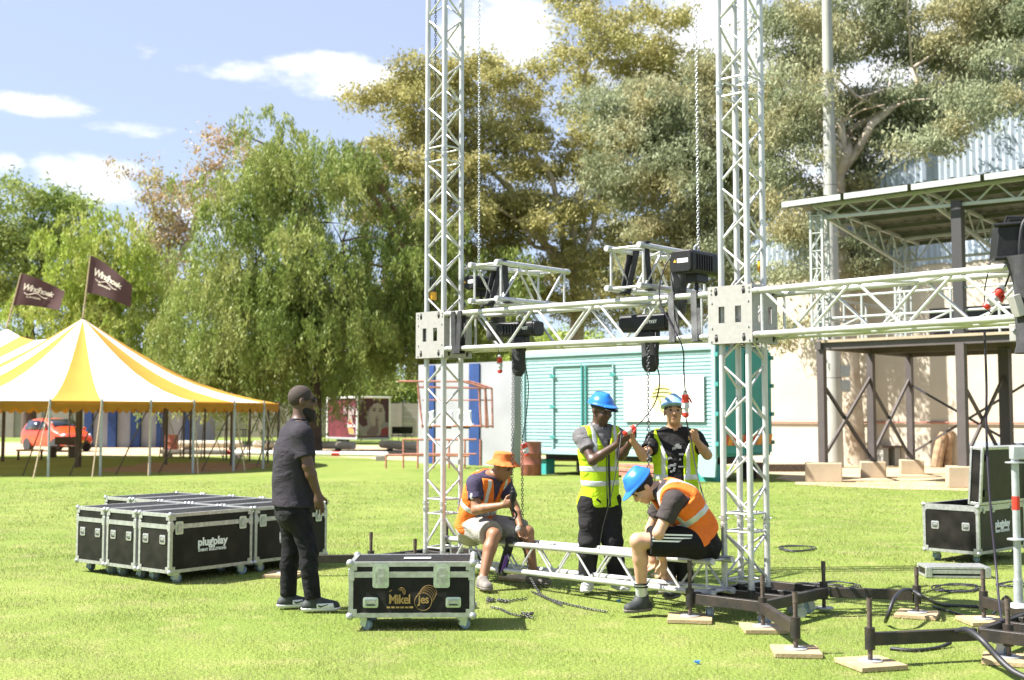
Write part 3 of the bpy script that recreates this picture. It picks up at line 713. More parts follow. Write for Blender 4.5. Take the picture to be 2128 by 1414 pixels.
chain_bag(at(TL, 2.52, -.02, 2.19), ANG, 'rounded chain bag hanging below the beam above the pale blue helmet', .19, .27, .12)
chain_bag(at(TL, 2.72, .12, 2.88), ANG, 'long worn canvas bag hanging beside the big black hoist', .16, .52, .14, 'grey_cloth')
chain_bag(at(TL, .50, .25, 2.86), ANG, 'long worn canvas bag behind the left short truss piece', .20, .62, .14, 'grey_cloth')
chain_bag(at(TL, .62, .05, 2.45), ANG, 'small dusty black bag inside the beam near the left block', .15, .18, .13, 'grey_cloth')

# chains hanging down to the men
h1 = at(TL, 1.0, .0, 2.28)
chain([P(1067, 705, 10.85), P(1064, 1030, 10.78)], 'chain ending at the hook in the hand of the man in the orange hat')
chain([P(1084, 735, 10.88), P(1086, 1080, 10.85), P(1091, 1150, 10.75), P(1102, 1200, 10.6), P(1122, 1236, 10.2), P(1168, 1258, 9.62)], 'double chain trailing onto the grass beside the orange-hatted man')
chain([P(1347, 705, 9.75), P(1348, 960, 9.55), P(1350, 1110, 9.45)], 'chain hanging beside the blue helmet of the man bent forward', pitch=.026, r=.0042, lw=.011)
for i, (pts, lab) in enumerate(((((1010, 1252), (1030, 1248), (1050, 1251), (1072, 1247), (1095, 1244)), 'heap of loose chain links on the grass right of the gold-lettered case'),
                                (((1020, 1262), (1040, 1266), (1058, 1275), (1085, 1281), (1108, 1284)), 'thin chain curling on the grass in front of the brown shoe'),
                                (((1105, 1230), (1140, 1245), (1180, 1256), (1225, 1266), (1262, 1272)), 'chain lying straight across the grass below the low beam'))):
    chain([G(x, y, .012) for x, y in pts], lab)
for k, (px, py) in enumerate(((1018, 1249), (1046, 1250), (1095, 1280))):
    r = random.Random(k); c = G(px, py, .014)
    chain([c + Vector((r.uniform(-.05, .05), r.uniform(-.06, .06), r.uniform(0, .02))) for _ in range(7)], ('first', 'second', 'third')[k] + ' knot of chain on the grass, counted from the gold-lettered case', 'chain', name='chain_knot')

# ---------------------------------------------------------------- cables and plugs
def bez(pts, n=8):
    pts = [Vector(p) for p in pts]; out = []
    for i in range(len(pts) - 1):
        p0, p1, p2, p3 = pts[max(0, i - 1)], pts[i], pts[i + 1], pts[min(len(pts) - 1, i + 2)]
        for k in range(n):
            t = k / n; out.append(.5 * ((2 * p1) + (p2 - p0) * t + (2 * p0 - 5 * p1 + 4 * p2 - p3) * t * t + (3 * p1 - 3 * p2 + p3 - p0) * t ** 3))
    out.append(pts[-1]); return out
def cable(pts, label, r=.006, m='cable', n=8):
    o = MB().path(bez(pts, n), r, 7).build('power_cable', M[m], smooth=60); tag(o, label, 'cable', 'loose power cables'); return o
def plug(p0, p1, label, s=1.0, flap=True):
    """CEE connector pair along p0 -> p1"""
    p0, p1 = Vector(p0), Vector(p1); Lp = (p1 - p0).length; fr = frame(p1 - p0, loc=p0)
    o = empty('power_plug', mw=fr); tag(o, label, 'plug', 'red and grey power plugs')
    z = lambda t: t * Lp; r = .030 * s
    MB().lathe([(.008, 0), (.017 * s, .002), (.021 * s, z(.14))], 12).build('gland', M['grey_plug'], o)
    MB().lathe([(.024 * s, z(.14)), (r, z(.17)), (r, z(.30)), (r * .9, z(.36)), (r * 1.08, z(.38)), (r * 1.08, z(.44))], 14).build('red_shell', M['red_plug'], o)
    MB().lathe([(r, z(.44)), (r * 1.02, z(.56)), (r * 1.12, z(.58)), (r * 1.12, z(.64)), (r * .9, z(.66)), (r * .85, z(.82))], 14).build('grey_body', M['grey_plug'], o)
    MB().lathe([(r * .9, z(.82)), (r * .92, z(.94)), (r * .45, z(1.0))], 14).build('red_end', M['red_plug'], o)
    if flap: MB().box((r * 1.35, 0, z(.36)), (.012, .045 * s, .05 * s), Matrix.Rotation(.4, 3, 'Y')).build('flap', M['red_plug'], o, bevel=.004)
    return o
YC = 9.85
cable([at(TL, 2.90, -.1, 2.88), at(TL, 2.82, -.2, 2.80), at(TL, 2.78, -.24, 2.5), P(1416, 715, 9.45), P(1421, 770, 9.6), P(1424, 814, 9.75)], 'cable running down from the big hoist to the red and grey plug', .006, 'cable_violet')
plug(P(1424, 812, 9.78), P(1425, 868, 9.80), 'red and grey plug hanging before the face under the pale blue helmet')
cable([P(1425, 866, 9.8), P(1430, 890, 9.82), P(1436, 912, 9.85), P(1445, 970, 9.78), P(1458, 1020, 9.66), P(1471, 1062, 9.55)], 'black cable held by the man in the open yellow vest')
cable([at(TL, 2.60, -.05, 2.25), P(1362, 745, 9.75), P(1371, 790, 9.9), P(1362, 835, 10.0), P(1340, 868, 10.0), P(1322, 886, 9.98)], 'violet cable curving down from the hoist to the two men\'s hands', .006, 'cable_violet')
plug(P(1322, 886, 9.98), P(1296, 903, 9.92), 'red and grey plug held between the two men in green vests', .85)
cable([P(1291, 905, 9.93), P(1287, 935, 9.85), P(1281, 975, 9.82), P(1268, 1040, 9.8), P(1252, 1100, 9.9), P(1245, 1150, 10.0)], 'thin black cable hanging down in front of the standing man in the green vest', .004)
cable([at(TL, .88, .02, 2.30), P(1037, 720, 11.0), P(1038, 742, 11.0)], 'short cable above the small red hanging plug', .004)
plug(P(1038, 738, 11.0), P(1039, 776, 11.0), 'small red plug hanging below the beam near the left tower', .85, False)
cable([at(TL, 1.10, -.05, 2.25), P(1089, 745, 10.9), P(1098, 800, 10.9), P(1094, 860, 10.9), P(1087, 905, 10.9), P(1088, 925, 10.9)], 'black cable beside the left chains, ending in a red plug', .005)
plug(P(1087, 918, 10.9), P(1097, 948, 10.9), 'red plug hanging in front of the rusty barrel', .95, False)
# right edge: cables, plug and lamp
cable([at(T3, -.40, -.2, 2.62), P(2046, 605, 8.0), P(2050, 640, 8.0), P(2060, 650, 7.95)], 'thin cable looped over the bare beam at the right', .0045, 'cable_violet')
cable([P(2046, 690, 8.35), P(2050, 800, 8.4), P(2050, 900, 8.4), P(2058, 1050, 8.3), P(2070, 1180, 8.2), P(2076, 1250, 8.0), P(2082, 1292, 7.8)], 'dark cable hanging from the bare beam to the grass at the right', .0085, 'cable_violet')
plug(P(2088, 596, 7.85), P(2046, 641, 7.9), 'red and grey plug resting on the bare beam at the right', 1.05)
cable([P(2104, 545, 7.75), P(2098, 570, 7.8), P(2088, 597, 7.85)], 'short cable between the stage lamp and the plug at the right', .007)
sl = empty('stage_lamp', P(2094, 508, 7.6), R(-12)); tag(sl, 'black stage lamp at the upper right edge', 'stage lamp')
MB().prism(rounded(.17, .23, .02), -.12, .12, Matrix.Rotation(R(6), 4, 'Y') @ FX).build('housing', M['black'], sl, bevel=.006)
for zz in (.105, -.11): MB().tube((-.105, -.13, zz), (.06, -.13, zz + .01), .014, 10).build('rail', M['black'], sl)
MB().path([(-.03, -.05, .11), (-.01, -.05, .17), (.10, -.05, .165), (.12, -.05, .10)], .011, 8).build('carry_handle', M['black'], sl)
for k in range(6): MB().box((.0 + .014 * k, -.05, .145), (.005, .09, .03)).build('fin', M['black'], sl)
MB().path(bez([(.11, -.13, .17), (.06, -.15, .10), (.04, -.15, -.05), (.05, -.14, -.14)]), .009, 8).build('lead', M['cable'], sl)
cv = empty('motor_cover', P(2133, 630, 7.45)); tag(cv, 'crumpled black cloth cover hanging over the hoist at the right edge', 'cloth cover')
rows = []
for i in range(12):
    t = i / 11; r = random.Random(i)
    rows.append([((.11 - .06 * math.sin(t * 2.4)) * math.cos(a) * (1 + .16 * math.sin(3 * a + i)), .12 * math.sin(a), .30 - .62 * t) for a in np.linspace(0, 2 * math.pi, 19)])
MB().grid(rows).build('cloth', M['black_cloth'], cv, smooth=80)
MB().box((-.07, -.02, -.02), (.05, .1, .14), Matrix.Rotation(-.3, 3, 'Y')).build('bracket', M['alu_plate'], cv, bevel=.004)
bk = empty('clamp_plate', P(2108, 692, 7.62), ANG); tag(bk, 'small bolted clamp plate at the right end of the bare beam', 'clamp')
MB().box((0, 0, 0), (.055, .03, .11)).build('plate', M['alu_plate'], bk, bevel=.003); rod('bolt', (0, -.03, .02), (0, .03, .02), .012, M['galv'], bk, 6)

def scaffold(px, py, Y, label):
    p = P(px, py, Y); s = empty('scaffold_post', p); tag(s, label, 'scaffold post')
    MB().tube((0, 0, 0), (0, 0, 1.02), .0245, 14).build('tube', M['galv'], s); MB().tube((0, 0, -.02), (0, 0, .16), .031, 14).build('socket', M['galv'], s)
    for zz in (.42, .93): MB().lathe([(.024, 0), (.062, .0), (.062, .009), (.024, .012)], 16, Matrix.Translation((0, 0, zz))).build('rosette', M['galv'], s)
    MB().tube((0, 0, .62), (0, 0, .71), .0255, 14).build('red_band', M['red_plug'], s)
    MB().box((.02, -.01, 1.0), (.10, .07, .09)).build('coupler', M['galv'], s, bevel=.008); MB().lathe([(.024, 0), (.075, 0), (.06, .02), (.024, .03)], 12, Matrix.Translation((0, 0, -.02))).build('collar', M['galv'], s)
    return s
scaffold(2117, 1255, 7.9, 'galvanised scaffold post with a red band at the right edge')
# cables on the grass
cable([G(1840, 1292, .03), G(1845, 1280, .10), P(1858, 1245, 8.7), P(1875, 1228, 8.95), P(1895, 1228, 9.05), P(1925, 1245, 9.0), G(1965, 1258, .02), G(2040, 1262, .012)], 'thick cable arching over the end of the long outrigger', .015)
cable([P(1990, 1312, 7.5), P(2010, 1310, 7.35), P(2040, 1330, 7.2), P(2075, 1368, 7.1), P(2105, 1395, 7.0), P(2140, 1412, 6.9)], 'thick cable draped over the beam at the lower right', .020)
cable([G(1850, 1348, .012), G(1900, 1352, .012), G(1950, 1346, .012), G(1975, 1336, .03)], 'cable lying on the grass under the lower right beam', .013)
cable([G(1940, 1262, .01), G(1990, 1276, .01), G(2040, 1290, .01), G(2070, 1270, .05), G(2090, 1240, .2), G(2110, 1262, .05), G(2135, 1290, .02)], 'cable looping around the short beam at the right', .010)
for k, (cx, cy, w, lab) in enumerate(((1655, 1140, 45, 'small coil of thin cable on the grass behind the right tower'), (1690, 1222, 75, 'large loose coil of black cable on the grass behind the base'),
                                      (1740, 1216, 60, 'loose cable loops on the shaded grass right of the tower'), (1990, 1222, 60, 'thin cable loops on the grass below the loose lid'), (2105, 1215, 40, 'bundle of cables on the grass beside the scaffold post'))):
    r = random.Random(k + 40); pts = []
    for i in range(26):
        a = i * .9 + r.uniform(-.2, .2); s = r.uniform(.55, 1.0); pts.append(G(cx + w * s * math.cos(a), cy + w * .16 * s * math.sin(a), .012 + .0025 * (i % 7)))
    cable(pts, lab, .006, n=4)
for (px, py, lab) in ((1285, 1252, 'little blue scrap of plastic near the low beam'), (1448, 1381, 'tiny blue scrap on the grass in the foreground')):
    mb = MB(); mb.box((0, 0, .012), (.035, .018, .010), Matrix.Rotation(.5, 3, 'Y')); mb.box((.012, .008, .018), (.02, .012, .008), Matrix.Rotation(-.6, 3, 'X'))
    o = mb.build('plastic_scrap', mat('blue_scrap', (.05, .22, .55), .5)); o.location = G(px, py); tag(o, lab, 'litter')
# clamp fittings lying behind the base
for k, (px, py) in enumerate(((1648, 1275), (1664, 1283))):
    mb = MB(); mb.tube((-.03, 0, .04), (.03, 0, .04), .042, 12); mb.box((0, 0, .07), (.03, .05, .06)); mb.tube((0, -.04, .06), (0, .04, .06), .008, 6)
    o = mb.build('pipe_clamp', M['galv']); o.location = G(px, py); o.rotation_euler = (0, 0, .6 + k); tag(o, ('left' if k == 0 else 'right') + ' one of two shiny pipe clamps on the grass under the base', 'pipe clamp', 'pipe clamps under the base')
# ---------------------------------------------------------------- marquee tent
M['tent_y'] = mat('yellow_canvas', (.52, .27, .028), .8, 0, .05, 1.2, .35, 2.2, transl=.22)
M['tent_w'] = mat('white_canvas', (.66, .65, .63), .8, 0, .03, 1.2, .35, 2.2, transl=.18)
M['tent_o'] = mat('orange_fringe', (.42, .19, .015), .8, 0, .08, 3, transl=.3)
M['pole_dark'] = mat('dark_pole', (.10, .075, .055), .6, .1, .2, 6)
M['rope'] = mat('rope', (.42, .33, .21), .9, 0, .2, 20)
TC = Vector((-13.2, 36.0, 0)); TAX = Vector((-.70, .714, 0)); TLEN = 6.0; RAD, EAVE, PEAK = 6.0, 1.93, 4.55
tent = empty('marquee_tent', TC); tag(tent, 'yellow and white striped marquee tent at the left', 'tent')
# perimeter: near round end from TAX-normal to its opposite, straight sides, far end
def eave_pt(s):
    """s in panels: round end swept by angle; panels beyond run along the straight sides"""
    return s
def ring(a): return Vector((RAD * math.sin(a), -RAD * math.cos(a), 0))
a_lo, a_hi = R(-45), R(135)                           # half circle facing away from TAX
edge = []                                            # (eave point, ridge point)
NS = 15
bounds = [-45, -33, -21, -9, 1, 13, 25, 37, 49, 63, 78, 93, 108, 122, 135]
for b in bounds: edge.append((ring(R(b)), Vector((0, 0, 0))))
def ridge(t):                                         # sagging ridge from king pole to king pole
    return TAX * (TLEN * t) + Vector((0, 0, PEAK - .55 * math.sin(math.pi * t)))
left = [(ring(R(-45)) + TAX * TLEN * t, TAX * TLEN * t) for t in (1.0, .8, .6, .4, .2)]
right = [(ring(R(135)) + TAX * TLEN * t, TAX * TLEN * t) for t in (.25, .5, .75, 1.0)]
far = [(Matrix.Rotation(R(d), 3, 'Z') @ (ring(R(135))) + TAX * TLEN, TAX * TLEN) for d in (45, 90, 135, 180)]
edge = left + edge + right + far[:-1]
def ridge_of(q): return ridge(min(1, max(0, q.dot(TAX) / TLEN)))
cols = []
for i in range(len(edge)):
    cols.append('y' if i % 2 == 0 else 'w')
# near end as photographed: yellow 13-25, white 25-49, yellow 49-63, white 63-78
iN = len(left)
named = {iN + 3: 'w', iN + 4: 'w', iN + 5: 'y', iN + 6: 'w', iN + 7: 'w', iN + 8: 'y', iN + 9: 'w', iN + 10: 'y', iN + 2: 'y', iN + 1: 'w', iN: 'y', iN - 1: 'w', iN - 2: 'y', iN - 3: 'w', iN - 4: 'y', iN - 5: 'w'}
nE = len(edge)
for i in range(nE):
    (pa, qa), (pb, qb) = edge[i], edge[(i + 1) % nE]
    ra, rb_ = ridge_of(qa), ridge_of(qb); N = 8; rows = []
    for k in range(N + 1):
        t = k / N
        def line(p, r_):
            e = Vector((p.x, p.y, EAVE)); v = e.lerp(r_, t); v.z -= .50 * math.sin(math.pi * t) * (1 - .25 * t); return v
        A, B = line(pa, ra), line(pb, rb_)
        rows.append([A.lerp(B, w) - Vector((0, 0, .10 * math.sin(math.pi * w) * (1 - t) * (1 if 0 < t < 1 else 0))) for w in (0, .25, .5, .75, 1)])
    c = named.get(i, cols[i])
    MB().grid(rows).build('canvas_panel', M['tent_y'] if c == 'y' else M['tent_w'], tent, smooth=60)
    # scalloped fringe of the panel
    mb = MB(); ns = max(3, int((pb - pa).length / .32))
    for k in range(ns):
        a, b = pa.lerp(pb, k / ns), pa.lerp(pb, (k + 1) / ns); out = Vector((pa.x, pa.y, 0)).normalized() * .015
        vs = [Vector((a.x, a.y, EAVE + .01)) + out, Vector((b.x, b.y, EAVE + .01)) + out]
        for j in range(6):
            tt = 1 - j / 5; p = a.lerp(b, tt); vs.append(Vector((p.x, p.y, EAVE - .15 - .13 * math.sin(math.pi * tt))) + out)
        mb.add(vs, [tuple(range(len(vs)))])
    mb.build('fringe', M['tent_o'], tent, smooth=0)
    sp = Vector((pa.x, pa.y, 0))
    MB().tube(sp, sp + Vector((0, 0, EAVE + .06)), .035, 8).build('side_pole', M['galv'] if i >= iN + 3 and i < iN + 11 else M['pole_dark'], tent)
    outv = (sp - ridge_of(qa) * Vector((1, 1, 0)) if False else Vector((pa.x - qa.x, pa.y - qa.y, 0))).normalized()
    rp = [sp + Vector((0, 0, EAVE)), sp + outv * .62 + Vector((outv.y, -outv.x, 0)) * .25]
    MB().path(rp, [.016, .022], 6).build('guy_rope', M['rope'], tent)
    MB().path([sp + Vector((0, 0, EAVE - .02)), sp - outv * .55 + Vector((outv.y, -outv.x, 0)) * .7 + Vector((0, 0, .0))], .018, 5).build('guy_rope', M['pole_dark'], tent)
for t in (0, 1):
    k = TAX * TLEN * t
    MB().tube(k, k + Vector((0, 0, PEAK)), .06, 10).build('king_pole', M['pole_dark'], tent)
for (px, py, lab) in ((158, 972, 0), (480, 968, 1), (395, 955, 2), (345, 966, 3)):
    g = G(px, py) - TC; MB().tube(g, g + Vector((0, 0, 2.3)), .045, 8).build('inner_pole', M['pole_dark'], tent)
# flags on the king poles
M['flag'] = mat('brown_flag', (.085, .040, .038), .8, 0, .1, 2, transl=.25)
M['flag_print'] = mat('cream_print', (.70, .62, .50), .8)
def flag(p0, p1, w, h, label, txt, sub, droop, seed):
    f = empty('flag', p0); tag(f, label, 'flag', 'brown beer flags above the tent')
    d = Vector(p1) - Vector(p0); MB().tube((0, 0, 0), d, .028, 8, .02).build('flagpole', M['rope'], f)
    r = random.Random(seed); dn = -d.normalized()
    def surf(u, v): return d * 1.0 + dn * (h * v * (1 - .42 * u)) + Vector((w * u, .10 * math.sin(5 * u + seed + v) * u - .1 * u, -droop * u ** 1.25 * w))
    rows = [[surf(i / 14, j / 8) for j in range(9)] for i in range(15)]
    MB().grid(rows).build('cloth', M['flag'], f, smooth=80)
    me_o = text('lettering', txt, .40, M['flag_print'], f, Matrix.Identity(4), .0, .25, .012, .85)
    mb2 = text('lettering', sub, .12, M['flag_print'], f, Matrix.Identity(4), .0, 0, .004)
    for o, v0, u0, ht in ((me_o, .40, .44, .40), (mb2, .70, .40, .12)):
        me = o.data; xs = [v.co.x for v in me.vertices]; wx = max(xs) - min(xs)
        for v in me.vertices:
            u = u0 + (v.co.x / wx) * (.66 if ht > .2 else .30); vv = v0 - v.co.y / h * .85
            q = surf(u, vv); v.co = q + Vector((0, -.02, 0))
    rows = [surf(.18 + .5 * t, .575 + .05 * math.sin(t * 9)) + Vector((0, -.02, 0)) for t in np.linspace(0, 1, 16)]
    MB().path(rows, .012, 5).build('lettering', M['flag_print'], f)
k0 = TC + Vector((0, 0, PEAK)); k1 = TC + TAX * TLEN + Vector((0, 0, PEAK))
flag(k0, P(188, 531, 36.0), 1.35, 1.18, 'brown flag with cream lettering on the nearer tent peak', 'Windhoek', 'DRAUGHT', .70, 1)
flag(k1, P(44, 568, 40.3), 1.55, 1.15, 'brown flag with cream lettering at the far left, on the second peak', 'Windhoek', 'LAGER', .42, 4)

# ---------------------------------------------------------------- red car
M['car_red'] = mat('orange_red_paint', (.62, .055, .012), .28, 0, 0, coat=.6)
M['car_glass'] = mat('car_glass', (.02, .025, .035), .08, 0, spec=.9)
car = empty('parked_car', G(118, 938), R(-38)); tag(car, 'orange red hatchback parked behind the tent', 'car')
sec = [  # x (front +), half width low, half width mid, z bottom, z shoulder, z top, half width top
    (-1.72, .70, .74, .34, .86, .98, .58), (-1.60, .78, .80, .24, .92, 1.36, .56), (-1.1, .81, .83, .22, .93, 1.46, .58), (-.4, .82, .84, .22, .92, 1.48, .60),
    (.25, .82, .84, .22, .92, 1.40, .58), (.78, .82, .84, .22, .95, 1.08, .64), (1.15, .81, .82, .22, .88, .96, .60), (1.55, .76, .78, .24, .74, .84, .52), (1.74, .60, .64, .34, .58, .68, .42)]
rows = []
for x, wl, wm, zb0, zs, zt0, wt in sec:
    rows.append([(x, -wl * .9, zb0), (x, -wl, zb0 + .12), (x, -wm, (zb0 + zs) / 2 + .05), (x, -wm * .97, zs), (x, -wt, zt0 - .04), (x, -wt * .6, zt0), (x, wt * .6, zt0), (x, wt, zt0 - .04), (x, wm * .97, zs), (x, wm, (zb0 + zs) / 2 + .05), (x, wl, zb0 + .12), (x, wl * .9, zb0)])
mb = MB().grid(rows); mb.add(rows[0], [tuple(range(12))]); mb.add(rows[-1], [tuple(range(12))[::-1]])
bo = mb.build('body', M['car_red'], car, smooth=70); s_ = bo.modifiers.new('s', 'SUBSURF'); s_.levels = s_.render_levels = 2
for sy in (-1, 1):
    mb = MB(); y = sy
    w1 = [(-1.35, .80, .96), (-.25, .805, .95), (-.20, .66, 1.36), (-1.15, .65, 1.36)]; w2 = [(-.15, .805, .95), (.62, .80, .98), (.18, .665, 1.30), (-.12, .66, 1.36)]
    for w in (w1, w2): MB().add([(a, sy * (b + .015), c) for a, b, c in w], [(0, 1, 2, 3)]).build('side_window', M['car_glass'], car, solid=.012)
    MB().ball((.62, sy * .95, 1.0), .09, 8, (.7, 1, .8)).build('wing_mirror', M['car_red'], car)
    MB().ball((1.50, sy * .60, .70), .15, 10, (.9, .8, .6)).build('headlight', mat('lamp_glass', (.7, .72, .74), .15), car)
    for x in (-1.08, 1.12):
        w = empty('wheel', (x, sy * .74, .30), parent=car); MB().lathe([(.16, -.09), (.28, -.09), (.30, -.05), (.30, .05), (.28, .09), (.16, .09)], 20, FX).build('tyre', M['rubber'], w)
        MB().lathe([(.03, -.07), (.19, -.085), (.19, .085), (.03, .07)], 12, FX).build('rim', M['galv'], w)
MB().add([(.72, -.62, 1.07), (.72, .62, 1.07), (.26, .54, 1.385), (.26, -.54, 1.385)], [(0, 1, 2, 3)]).build('windscreen', M['car_glass'], car, solid=.02, mw=Matrix.Translation((.035, 0, .03)))
MB().box((1.735, 0, .42), (.04, .9, .14)).build('grille', M['black'], car, bevel=.02); MB().box((1.765, 0, .44), (.02, .42, .09)).build('number_plate', M['yellow'], car)

# ---------------------------------------------------------------- boundary wall, blue-white building, trailer, dugout, barriers
M['precast'] = mat('pink_precast', (.34, .29, .265), .9, 0, .08, .8)
M['plaster'] = mat('cream_plaster', (.48, .43, .345), .9, 0, .07, .7, .3, 8)
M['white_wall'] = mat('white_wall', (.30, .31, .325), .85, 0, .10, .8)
M['blue'] = mat('blue_paint', (.012, .046, .17), .6, 0, .2, 2)
M['red_oxide'] = mat('faded_red_steel', (.42, .17, .12), .65, 0, .25, 5)
M['barrel'] = mat('rusty_barrel', (.27, .085, .055), .6, .1, .25, 6)
bw = empty('boundary_wall', (0, 85, 0)); tag(bw, 'long pinkish precast wall behind the tent and trailer', 'wall')
for k in range(28):
    x = -44 + k * 2.0
    MB().box((x, -.06, 1.25), (.14, .16, 2.5)).build('post', M['precast'], bw, smooth=0)
    for j in range(5): MB().box((x + 1.0, 0, .26 + j * .49), (1.85, .07, .482)).build('panel', M['precast'], bw, smooth=0)
bb = empty('changing_rooms', (0, 0, 0)); tag(bb, 'low white building with blue pillars behind the tent', 'building')
yb = 58.0
def bbx(px): return P(px, 900, yb).x
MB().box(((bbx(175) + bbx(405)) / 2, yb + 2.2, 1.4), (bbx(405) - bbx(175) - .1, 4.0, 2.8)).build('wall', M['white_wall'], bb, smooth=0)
MB().box(((bbx(170) + bbx(410)) / 2, yb + 1.9, 2.9), (bbx(410) - bbx(170), 5.0, .14)).build('roof', M['galv'], bb, smooth=0)
for a, b in ((175, 191), (224, 241), (271, 291), (325, 341), (380, 405)): MB().box(((bbx(a) + bbx(b)) / 2, yb + .1, 1.4), (bbx(b) - bbx(a), .3, 2.8)).build('pillar', M['blue'], bb, smooth=0)
def barrel(p, label, r=.29, h=.88):
    o = empty('oil_barrel', p); tag(o, label, 'barrel', 'rusty oil barrels')
    pr = [(r * .96, 0), (r, .02), (r, h * .31), (r * 1.035, h * .33), (r, h * .35), (r, h * .64), (r * 1.035, h * .66), (r, h * .68), (r, h - .02), (r * 1.02, h), (r * .95, h), (r * .94, h - .02)]
    MB().lathe(pr, 20).build('drum', M['barrel'], o); MB().lathe([(.035, 0), (.035, .02)], 8, Matrix.Translation((r * .6, 0, h - .02))).build('bung', M['rust'], o); return o
barrel(G(355, 945), 'rusty barrel standing behind the tent beside the blue pillar', .28, .80)
barrel(Vector((.50, 30.9, 0)), 'rusty barrel at the left end of the turquoise container', .27, .88)
# white pipes and red-white boom behind the tent
def log(px0, py0, px1, py1, r, label, m='white', z=.2, name='concrete_pipe'):
    a, b = G(px0, py0), G(px1, py1); a.z = b.z = z
    o = empty(name, (a.x, a.y, 0)); tag(o, label, 'pipe', 'pale pipes lying behind the tent')
    d = b - a; rod('pipe', (0, 0, z), (d.x, d.y, z), r, M[m], o, 14)
    for t in (.15, .85): MB().box((d.x * t, d.y * t, (z - r) / 2), (.25, .4, max(.02, z - r))).build('support', M['rust'], o)
    return o
log(372, 936, 503, 936, .16, 'pale pipe lying behind the tent, left of the bearded man', 'plaster', .28)
log(530, 936, 735, 940, .17, 'pale pipe lying behind the bearded man and the trailer', 'plaster', .28)
log(795, 936, 905, 944, .19, 'pale pipe lying before the red steel shelter', 'plaster', .28)
a, b = G(335, 951), G(806, 958); d = b - a
bm = empty('barrier_boom', (a.x, a.y, 0)); tag(bm, 'long white boom with red bands lying behind the bearded man', 'barrier')
n = 13
for k in range(n):
    red = k in (4, 10); t0, t1 = k / n, (k + 1) / n
    if red: t1 = t0 + .45 / n
    rod('red_band' if red else 'white_section', (d.x * t0, d.y * t0, .22), (d.x * t1, d.y * t1, .22), .085, M['red_plug'] if red else M['white'], bm, 12)
    if red: rod('white_section', (d.x * t1, d.y * t1, .22), (d.x * (k + 1) / n, d.y * (k + 1) / n, .22), .085, M['white'], bm, 12)
for t in (.03, .35, .65, .97): MB().box((d.x * t, d.y * t, .07), (.3, .3, .13)).build('block', M['precast'], bm, smooth=0)
# trailer with picture panels
q = G(742, 924); tr = empty('advertising_trailer', (q.x, q.y, 0), R(-56)); tag(tr, 'burgundy kiosk trailer printed with a bottle and a face', 'trailer')
M['burgundy'] = mat('burgundy_print', (.075, .010, .018), .5, 0, 0, 1.1, col2=(.15, .022, .032)); M['print_pale'] = mat('pale_print', (.30, .25, .24), .6); M['print_mid'] = mat('mauve_print', (.16, .10, .105), .6)
M['print_dark'] = mat('dark_print', (.05, .012, .02), .6); M['print_red'] = mat('red_print', (.22, .012, .018), .5)
MB().box((-1.9, 1.0, 1.42), (3.78, 1.96, 2.24)).build('body', M['burgundy'], tr, smooth=0)
MB().box((-1.9, 1.0, 2.58), (3.95, 2.15, .10)).build('roof', M['white'], tr, bevel=.03); MB().box((-1.9, 1.0, .30), (3.9, 2.08, .12)).build('skirt', M['galv'], tr, bevel=.02)
for x, y in ((0, 0), (0, 1.98), (-3.8, 0)): MB().box((x, y, 1.42), (.09, .09, 2.26)).build('corner_post', M['white'], tr, bevel=.01)
for x in (-1.6, -2.4):
    MB().lathe([(.14, -.09), (.27, -.09), (.29, 0), (.27, .09), (.14, .09)], 16, Matrix.Translation((x, .12, .29)) @ FX).build('wheel', M['rubber'], tr)
def sheet(name, out, m, face, off):
    """flat print cut to an outline; face 'side' is local XZ at y=0, 'end' is local YZ at x=0"""
    vs = [(x, -.018 - off, z) for x, z in out] if face == 'side' else [(-.002 + .018 + off, y, z) for y, z in out]
    return MB().add(vs, [tuple(range(len(vs)))]).build(name, m, tr, smooth=0, solid=.004)
bot = [(-.95, .55), (-.25, .52), (-.42, 1.0), (-.62, 1.45), (-.72, 1.9), (-.78, 2.2), (-.98, 2.2), (-1.02, 1.9), (-1.08, 1.4), (-1.12, .95)]
sheet('bottle_print', bot, M['print_pale'], 'side', .004); sheet('bottle_print', [(x * .92 - .06, z * .62 + .25) for x, z in bot[:5] + bot[8:]], M['gold'], 'side', .010)
sheet('bottle_label', [(-1.02, .95), (-.36, .85), (-.45, 1.15), (-1.05, 1.25)], M['print_red'], 'side', .016)
for x in (-1.45, -.42): MB().box((x, -.025, 1.85), (.42, .03, .46)).build('window', M['print_mid'], tr, smooth=0); MB().box((x, -.045, 1.85), (.03, .02, .46)).build('window_bar', M['white'], tr)
sheet('print', [(.0 - .22, .45), (-.02, .45), (-.02, 2.45), (-.30, 2.45)], mat('magenta_print', (.14, .015, .06), .5), 'side', .004)
text('lettering', 'Coca-Cola', .26, M['label_white'], tr, Matrix.Translation((-.70, -.045, 1.03)) @ FX, .002, .35, .004, .9)
# end wall: picture of a face with a finger on the lips
sheet('face_print', [(.05, .45), (1.93, .45), (1.93, 2.45), (.05, 2.45)], mat('lilac_print', (.22, .19, .20), .6), 'end', .0)
hair = [(.05, 1.2), (.35, .95), (.62, 1.05), (.55, 1.5), (.75, 2.0), (1.0, 2.2), (1.45, 2.15), (1.7, 1.8), (1.72, 1.2), (1.92, 1.2), (1.92, 2.45), (.35, 2.45), (.12, 2.0)]
sheet('hair_print', hair, M['print_dark'], 'end', .006)
face = [(.80, 1.25), (1.05, .95), (1.35, .95), (1.62, 1.25), (1.70, 1.75), (1.55, 2.15), (1.25, 2.28), (.95, 2.2), (.80, 1.9), (.74, 1.6)]
sheet('face_print', face, M['print_pale'], 'end', .010)
sheet('face_print', [(.30, .50), (1.75, .50), (1.62, .80), (1.35, .98), (1.05, .92), (.7, .72)], M['print_pale'], 'end', .008)
